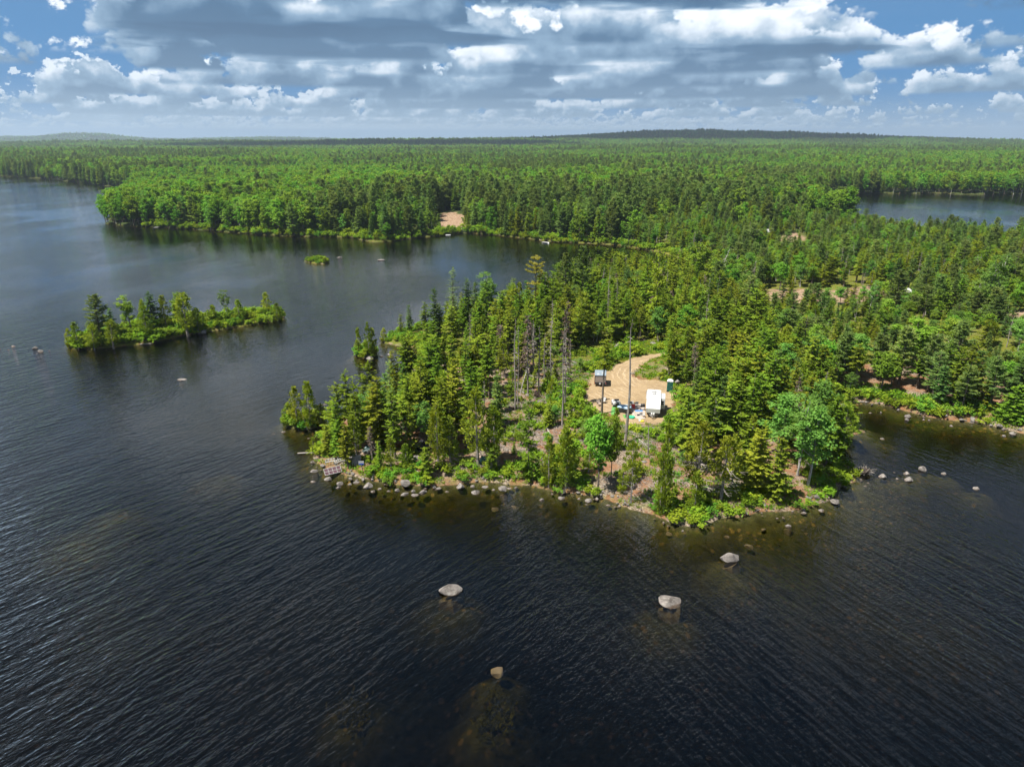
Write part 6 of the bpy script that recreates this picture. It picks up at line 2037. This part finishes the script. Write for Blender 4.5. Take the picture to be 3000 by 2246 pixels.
def build_wreck():
    # broken dock sections: pale open frames lying in the brush
    for a, b, wd, label in (((190, 420), (700, 330), 0.95, 'broken white dock frame lying left in the shore brush'), ((560, 470), (880, 330), 0.75, 'broken grey dock frame propped in the middle of the wreck')):
        z = gz(a)
        A_, B_ = w3(a, z + 0.45), w3(b, z + 0.75)
        mid = (A_ + B_) / 2; mid.z = z
        o = thing('dock_frame', label, 'dock', mid)
        d_ = (B_ - A_); L = d_.length; d_.normalize(); s_ = Vector((-d_.y, d_.x, 0)).normalized()
        for q in (-1, 1):
            MB().bar(A_ + s_ * wd / 2 * q - mid, B_ + s_ * wd / 2 * q - mid, 0.11).build('rail', M['white_paint'], o)
        for k in range(5):
            p = A_ + d_ * (L * (0.02 + 0.24 * k)) - mid + Vector((0, 0, 0.07))
            MB().bar(p + s_ * wd * 0.5, p - s_ * wd * 0.5, 0.09).build('crosspiece', M['white_paint'], o)
        for k in (0.05, 0.95):
            p = A_ + d_ * L * k - mid
            for q in (-1, 1):
                MB().bar(p + s_ * wd / 2 * q, p + s_ * wd / 2 * q + Vector((0, 0, -p.z - 0.15)), 0.10).build('leg', M['white_paint'], o)
    # walkway of long boards
    A_, B_ = w3((900, 330), gz((900, 330)) + 0.35), w3((1380, 330), gz((1380, 330)) + 0.35)
    mid = (A_ + B_) / 2
    o = thing('board_walkway', 'old walkway of long weathered boards beside the plank panel', 'walkway', (mid.x, mid.y, mid.z - 0.3))
    d_ = (B_ - A_).normalized(); s_ = Vector((-d_.y, d_.x, 0)); L = (B_ - A_).length
    for k in range(7):
        off = s_ * (k - 3) * 0.24
        bd = MB().box(-L / 2 + rnd.uniform(0, .4), L / 2 - rnd.uniform(0, .4), -0.10, 0.10, 0, 0.04).build('board', M['wood'], o)
        bd.location = off + Vector((0, 0, 0.3 + rnd.uniform(-0.01, 0.02))); bd.rotation_euler = (0, 0, math.atan2(d_.y, d_.x) + rnd.uniform(-0.03, 0.03))
    for q in (-0.4, 0.4):
        MB().bar(d_ * L * q - s_ * 0.8 + Vector((0, 0, 0.2)), d_ * L * q + s_ * 0.8 + Vector((0, 0, 0.2)), 0.12).build('bearer', M['wood'], o)
        for e in (-0.75, 0.75):
            MB().bar(d_ * L * q + s_ * e + Vector((0, 0, 0.16)), d_ * L * q + s_ * e + Vector((0, 0, -0.35)), 0.12).build('post', M['wood'], o)
    # grey plank panel leaning up
    p = (1440, 590); z = gz(p); c = w3(p, z)
    o = thing('plank_panel', 'square grey panel of planks leaning beside the sign post', 'panel', c, 0.25)
    o.rotation_euler = (math.radians(-38), 0, 0.12)
    for k in range(7):
        b = MB().box(-0.68, 0.68, 0, 0.04, k * 0.235 + 0.005, k * 0.235 + 0.228).build('plank', M['wood'], o)
        b.location.y = rnd.uniform(-0.006, 0.006)
    for x in (-0.5, 0.5): MB().box(x - 0.05, x + 0.05, 0.05, 0.10, 0.03, 1.62).build('batten', M['wood'], o)
    # sign on a post
    p = (1672, 890); z = gz(p); c = w3(p, z)
    o = thing('shore_sign', 'small white and blue sign on a wooden post near the shore', 'sign', c, 0.1)
    MB().tube([(0, 0, -0.3), (0, 0, 1.75)], 0.10, 8).build('post', M['new_wood'], o)
    b = MB().box(-0.40, 0.40, -0.15, -0.11, 1.38, 2.0, bev=0.01).build('board', M['rim'], o)
    MB().box(-0.37, 0.37, -0.158, -0.151, 1.41, 1.63).build('blue_band', M['sign_blue'], b)
    # window-like rack with panes, lying in the brush
    p = (480, 800); z = gz(p); c = w3(p, z + 0.35)
    o = thing('paned_panel', 'white framed panel with eight dusky panes lying in the shore brush', 'panel', c)
    ang = math.radians(24)
    o.rotation_euler = (math.radians(26), math.radians(-4), ang)
    Lx, Ly = 2.5, 1.25
    for k in range(5):
        MB().box(-Lx / 2 + k * Lx / 4 - 0.035, -Lx / 2 + k * Lx / 4 + 0.035, -Ly / 2, Ly / 2, 0, 0.05).build('mullion', M['white_paint'], o)
    for y_ in (-Ly / 2, 0, Ly / 2):
        MB().box(-Lx / 2 - 0.035, Lx / 2 + 0.035, y_ - 0.035, y_ + 0.035, 0.004, 0.054).build('rail', M['white_paint'], o)
    for i in range(4):
        for j in range(2):
            MB().box(-Lx / 2 + i * Lx / 4 + 0.036, -Lx / 2 + (i + 1) * Lx / 4 - 0.036, -Ly / 2 + j * Ly / 2 + 0.036, -Ly / 2 + (j + 1) * Ly / 2 - 0.036, 0.010, 0.025).build('pane', M['pane'], o)
    # dark boulders and tarps
    def heap(reg, bx, by, wpx, tall, mat, label, name, cat, seed, flat=0.8):
        sx2, sy2 = reg(bx, by)
        x, y = px(sx2, sy2, 1.3); z = max(float(za([(x, y)])[0]), 0.1); x, y = px(sx2, sy2, z)
        w = wpx / FPX * (y * CP + CAM_H * SP)
        o = thing(name, label, cat, (x, y, z))
        o.rotation_euler = (0, 0, rnd.uniform(-0.4, 0.4))
        link('cover', rock_mesh(seed, w, w * flat, w * tall, 12, 'cover', mat), o)
        for k in range(3):
            a = k * 2.1 + 0.4
            st = link('weight_stone', ROCKS[k], o); st.location = (math.cos(a) * w * 0.5, math.sin(a) * w * 0.42, 0.03); st.scale = (0.3, 0.3, 0.3)
        return o
    heap(R1, 1082, 775, 46, 0.75, 'black_tarp', 'black tarp heap in the burnt hollow under the firs', 'tarp_heap', 'tarp', 311)
    heap(R1, 1525, 890, 32, 1.35, 'green_tarp', 'dark green tarp stretched up between the olive cedars', 'tarp_shelter', 'tarp', 312, 0.5)
    heap(R1, 685, 785, 36, 0.6, 'green_tarp', 'dark green covered heap at the foot of the leaning trunks', 'tarp_heap', 'tarp', 313)
    heap(ZC, 1840, 760, 17, 0.75, 'green_tarp', 'small dark covered heap right of the sign post', 'tarp_heap', 'tarp', 314)
    for zx, zy, w, lab in ((1035, 860, 44, 'pale upright rock slab below the black tarp heap, left of two'), (1112, 850, 40, 'pale upright rock below the black tarp heap, right of two')):
        rock(*R1(zx, zy), w * .407, 5, lab, zoff=0.35)


build_camper()
build_cargo_trailer()
build_toilet()
build_camp()
build_wreck()
for zx, zy, w, lab in ((160, 480, 55, 'pale boulder in the slash left of the gravel yard'), (1080 / 2.245, 300, 0, ''),):
    if w: rock(*R2(zx, zy), w * .407, 2, lab, zoff=0.35)
rock(*R3P(1840, 850), 80 * .181, 2, 'pale boulder right of the green toilet cabin', zoff=0.3)
rock(*R3P(1450, 215), 100 * .181, 4, 'pale flat boulder beside the track bend', zoff=0.2)
rock(*R3P(880, 270), 120 * .181, 2, 'pale boulder below the root plates behind the track', zoff=0.2)

# ------------------------------------------------------------------ small things on the far shores
def far_dock(sx2, sy2, w, l, mat, label, extra=None):
    x, y = px(sx2, sy2, 0.3)
    o = thing('floating_dock', label, 'dock', (x, y, 0.0))
    for k in range(6):
        MB().box(-w / 2, w / 2, k * l / 6 + 0.02, (k + 1) * l / 6 - 0.02, 0.30, 0.42).build('board', M[mat], o)
    for sx3 in (-1, 1):
        MB().tube([(sx3 * w * 0.42, 0.1, 0.12), (sx3 * w * 0.42, l - 0.1, 0.12)], 0.17, 8).build('float', M['frame_black'], o)
    return o


far_dock(1312, 690, 2.6, 3.2, 'rim', 'white dock at the foot of the far sandy clearing')
far_dock(455, 667, 2.6, 3.5, 'white_paint', 'small pale dock on the far wooded shore at left')


def rowboat(sx2, sy2, label, mat, rz, s_=1.0):
    x, y = px(sx2, sy2, 0.1)
    o = thing('small_boat', label, 'boat', (x, y, 0.0), rz); o.scale = (s_, s_, s_)
    n = 9; V = []; F = []
    for i in range(n):
        t_ = i / (n - 1); yb = (t_ - 0.5) * 4.0; hw = 0.8 * (1 - max(0, t_ - 0.35) ** 2.2 * 2.3); hw = max(hw, 0.03)
        V += [(-hw, yb, 0.55), (-hw * 0.65, yb, 0.0 + 0.15 * t_), (hw * 0.65, yb, 0.0 + 0.15 * t_), (hw, yb, 0.55), (hw * 0.86, yb, 0.55), (hw * 0.55, yb, 0.12 + 0.15 * t_), (-hw * 0.55, yb, 0.12 + 0.15 * t_), (-hw * 0.86, yb, 0.55)]
    for i in range(n - 1):
        for k in range(8):
            F.append((i * 8 + k, i * 8 + (k + 1) % 8, (i + 1) * 8 + (k + 1) % 8, (i + 1) * 8 + k))
    F.append(tuple(range(7, -1, -1)))
    MB().add(V, F).build('hull', M[mat], o)
    for yb in (-1.0, 0.2): MB().box(-0.62, 0.62, yb, yb + 0.25, 0.38, 0.42).build('thwart', M['wood'], o)


rowboat(1597, 712, 'small white boat drawn up at the far shore under a red canoe', 'rim', 0.9)
rowboat(1601, 703, 'red canoe standing on the far bank above the white boat', 'red', 0.3, 0.8)

# pale foundation in the far clearing, white roofed house in the right forest
x, y = px(1338, 655, 5.0); z = float(za([(x, y)])[0])
o = thing('house_foundation', 'pale concrete house foundation in the far sandy clearing', 'foundation', (x, y, z))
M['concrete'] = mat_plain('concrete', (0.55, 0.52, 0.48), 0.9)
for x0, x1, y0, y1, nm in ((-5, 5, 0, 0.4, 'front_wall'), (-5, 5, 7.6, 8, 'back_wall'), (-5, -4.6, 0.403, 7.597, 'side_wall'), (4.6, 5, 0.403, 7.597, 'side_wall')):
    MB().box(x0, x1, y0, y1, -0.3, 1.1).build(nm, M['concrete'], o)


def house(sx2, sy2, zg, w, l, h, rz, label, roofmat='rim'):
    x, y = px(sx2, sy2, zg); z = float(za([(x, y)])[0])
    o = thing('house', label, 'house', (x, y, z), rz)
    MB().box(-w / 2, w / 2, -l / 2, l / 2, -0.4, h).build('walls', M['trailer_side'], o)
    rf = MB(); e = 0.35
    rf.prism([(-l / 2 - e, h - 0.05), (-l / 2 - e, h + 0.1), (0, h + l * 0.22 + 0.1), (l / 2 + e, h + 0.1), (l / 2 + e, h - 0.05), (0, h + l * 0.22 - 0.05)][::-1], -w / 2 - e, w / 2 + e)
    rf.build('roof', M[roofmat], o)
    MB().box(-0.5, 0.5, -l / 2 - 0.04, -l / 2 - 0.003, 0, 2.05).build('door', M['frame_black'], o)
    for q in (-w * 0.33, w * 0.33):
        MB().box(q - 0.5, q + 0.5, -l / 2 - 0.03, -l / 2 - 0.003, 1.0, 2.0).build('window', M['glass'], o)


house(2640, 862, 4.0, 5.0, 4.0, 2.6, 0.4, 'small cabin with a white roof half hidden in the right forest')
house(2235, 680, 4.0, 9.0, 5.0, 2.6, 0.1, 'low white-roofed building left of the far sandy patch')


# ------------------------------------------------------------------ say which one: each look-alike told apart by size and by the nearest thing one can find
MARKS = [((1911, 1215), 'the white camper'), ((1758, 1130), 'the grey box trailer'), ((1961, 1148), 'the green toilet cabin'), ((1880, 1040), 'the track bend'),
    ((1940, 1495), 'the twin-trunked shore cedar'), ((1760, 1430), 'the round-crowned leafy pair'), ((2035, 1465), 'the largest half dead cedar'), ((2206, 1440), 'the dark dense shore fir'),
    ((2365, 1420), 'the big blue-green leafy tree'), ((2530, 1385), 'the driftwood stump'), ((1240, 1315), 'the black tarp heap'), ((1420, 1360), 'the dark green tarp'), ((1060, 1385), 'the shore sign'),
    ((900, 1250), 'the leaning islet snag'), ((1573, 1163), 'the dark uprooted stump'), ((1120, 1000), 'the grassy spit tip'), ((1060, 1040), 'the spit rock islet'), ((1568, 925), 'the yellowed pine'), ((1680, 925), 'the two tall pines'),
    ((2040, 850), 'the back-cove rounded tree'), ((2640, 862), 'the white-roofed cabin'), ((2680, 1086), 'the largest spreading cove tree'), ((2577, 1150), 'the bright cove-edge tree'),
    ((2875, 920), 'the right-edge birch'), ((2335, 700), 'the far sandy patch'), ((1312, 690), 'the white far dock'), ((1335, 650), 'the concrete foundation'), ((1597, 712), 'the far white boat'),
    ((455, 667), 'the small far dock'), ((930, 768), 'the brushy islet'), ((1640, 1425), 'the front shore cedar pair'), ((1548, 1392), 'the slender lone fir'), ((295, 990), 'the large island pine'),
    ((452, 968), 'the dark island spruce'), ((667, 932), 'the small island birch'), ((597, 975), 'the round island boulder'), ((800, 925), 'the right island end'), ((230, 1016), 'the left island end'),
    ((2430, 1000), 'the inner cove corner'), ((2900, 1245), 'the right cove end'), ((2250, 1000), 'the right-forest leafy pair'), ((2280, 1240), 'the right-end leafy crowns'),
    ((1300, 1220), 'the widest left-stand fir'), ((1250, 960), 'the brownish spit spruces'), ((2500, 780), 'the right-forest pale trunks'), ((600, 675), 'the left far shore'), ((1000, 690), 'the middle far shore')]
MW = [(px(*p, 1.5), n_) for p, n_ in MARKS]
ORD = ['', 'second', 'third', 'fourth', 'fifth', 'sixth', 'seventh', 'eighth', 'ninth', 'tenth', 'eleventh', 'twelfth']
buckets = {}
for o, look, x, y, tall, wide in DESCRIBE:
    (mx_, my_), nm = min(MW, key=lambda m: (m[0][0] - x) ** 2 + (m[0][1] - y) ** 2)
    dx_, dy_ = x - mx_, y - my_
    side = ('right of' if dx_ > 0 else 'left of') if abs(dx_) > abs(dy_) else ('behind' if dy_ > 0 else 'in front of')
    buckets.setdefault((tall, wide, look, side, nm), []).append((math.hypot(dx_, dy_), o))
for (tall, wide, look, side, nm), lst in buckets.items():
    lst.sort(key=lambda q: q[0])
    for k, (_, o) in enumerate(lst):
        if k == 0 and len(lst) == 1: first = ''
        elif k == 0: first = 'nearest '
        else: first = (ORD[k] if k < 12 else 'farther') + ' nearest ' if k < 12 else 'farther '
        o['label'] = ' '.join((first + ' '.join(w_ for w_ in (tall, wide, look) if w_) + ' ' + side + ' ' + nm).split())

# ------------------------------------------------------------------ passing cloud over the far ridge, air
def build_cloud(name, cx_, cy_, cz_, rx, ry, rz_, seed):
    import bmesh
    bm = bmesh.new()
    bmesh.ops.create_icosphere(bm, subdivisions=5, radius=1.0)
    v = np.array([p.co[:] for p in bm.verts])
    n = fbm(v[:, 0] * 2.2 + seed, v[:, 1] * 2.2 + v[:, 2] * 1.7, seed, 5)
    v = v * (0.62 + 0.85 * n)[:, None]
    v[:, 2] = np.where(v[:, 2] < 0, v[:, 2] * 0.25, v[:, 2])
    for p, c in zip(bm.verts, v * np.array([rx, ry, rz_])):
        p.co = c
    me = bpy.data.meshes.new(name); bm.to_mesh(me); bm.free()
    for f in me.polygons: f.use_smooth = True
    m, t, o = new_mat('cloud'); d_ = t.new('ShaderNodeBsdfDiffuse'); d_.inputs[0].default_value = (0.85, 0.85, 0.85, 1); t.l.new(d_.outputs[0], o.inputs[0])
    me.materials.append(m)
    ob = link(name, me); ob.location = (cx_, cy_, cz_)
    tag(ob, kind='structure')


sh_off = (SUN.x / SUN.z, SUN.y / SUN.z)
for gx_, gy_, rx, ry, seed in ((1150, 4250, 1300, 480, 3), (-700, 3350, 900, 260, 5)):
    hz_ = 1150.0
    build_cloud('sky_cloud', gx_ + sh_off[0] * hz_, gy_ + sh_off[1] * hz_, hz_, rx, ry, 260, seed)

mh, t, o = new_mat('haze')
pv = t.new('ShaderNodeVolumePrincipled')
pv.inputs['Color'].default_value = (0.66, 0.82, 1.0, 1)
pv.inputs['Density'].default_value = 7e-5
pv.inputs['Anisotropy'].default_value = 0.25
t.l.new(pv.outputs[0], o.inputs['Volume'])
hz = MB().box(-11800, 11800, -600, 13900, -12.0, 300.0).build('haze', mh)
tag(hz, 'thin blue summer haze over the far hills', kind='stuff')
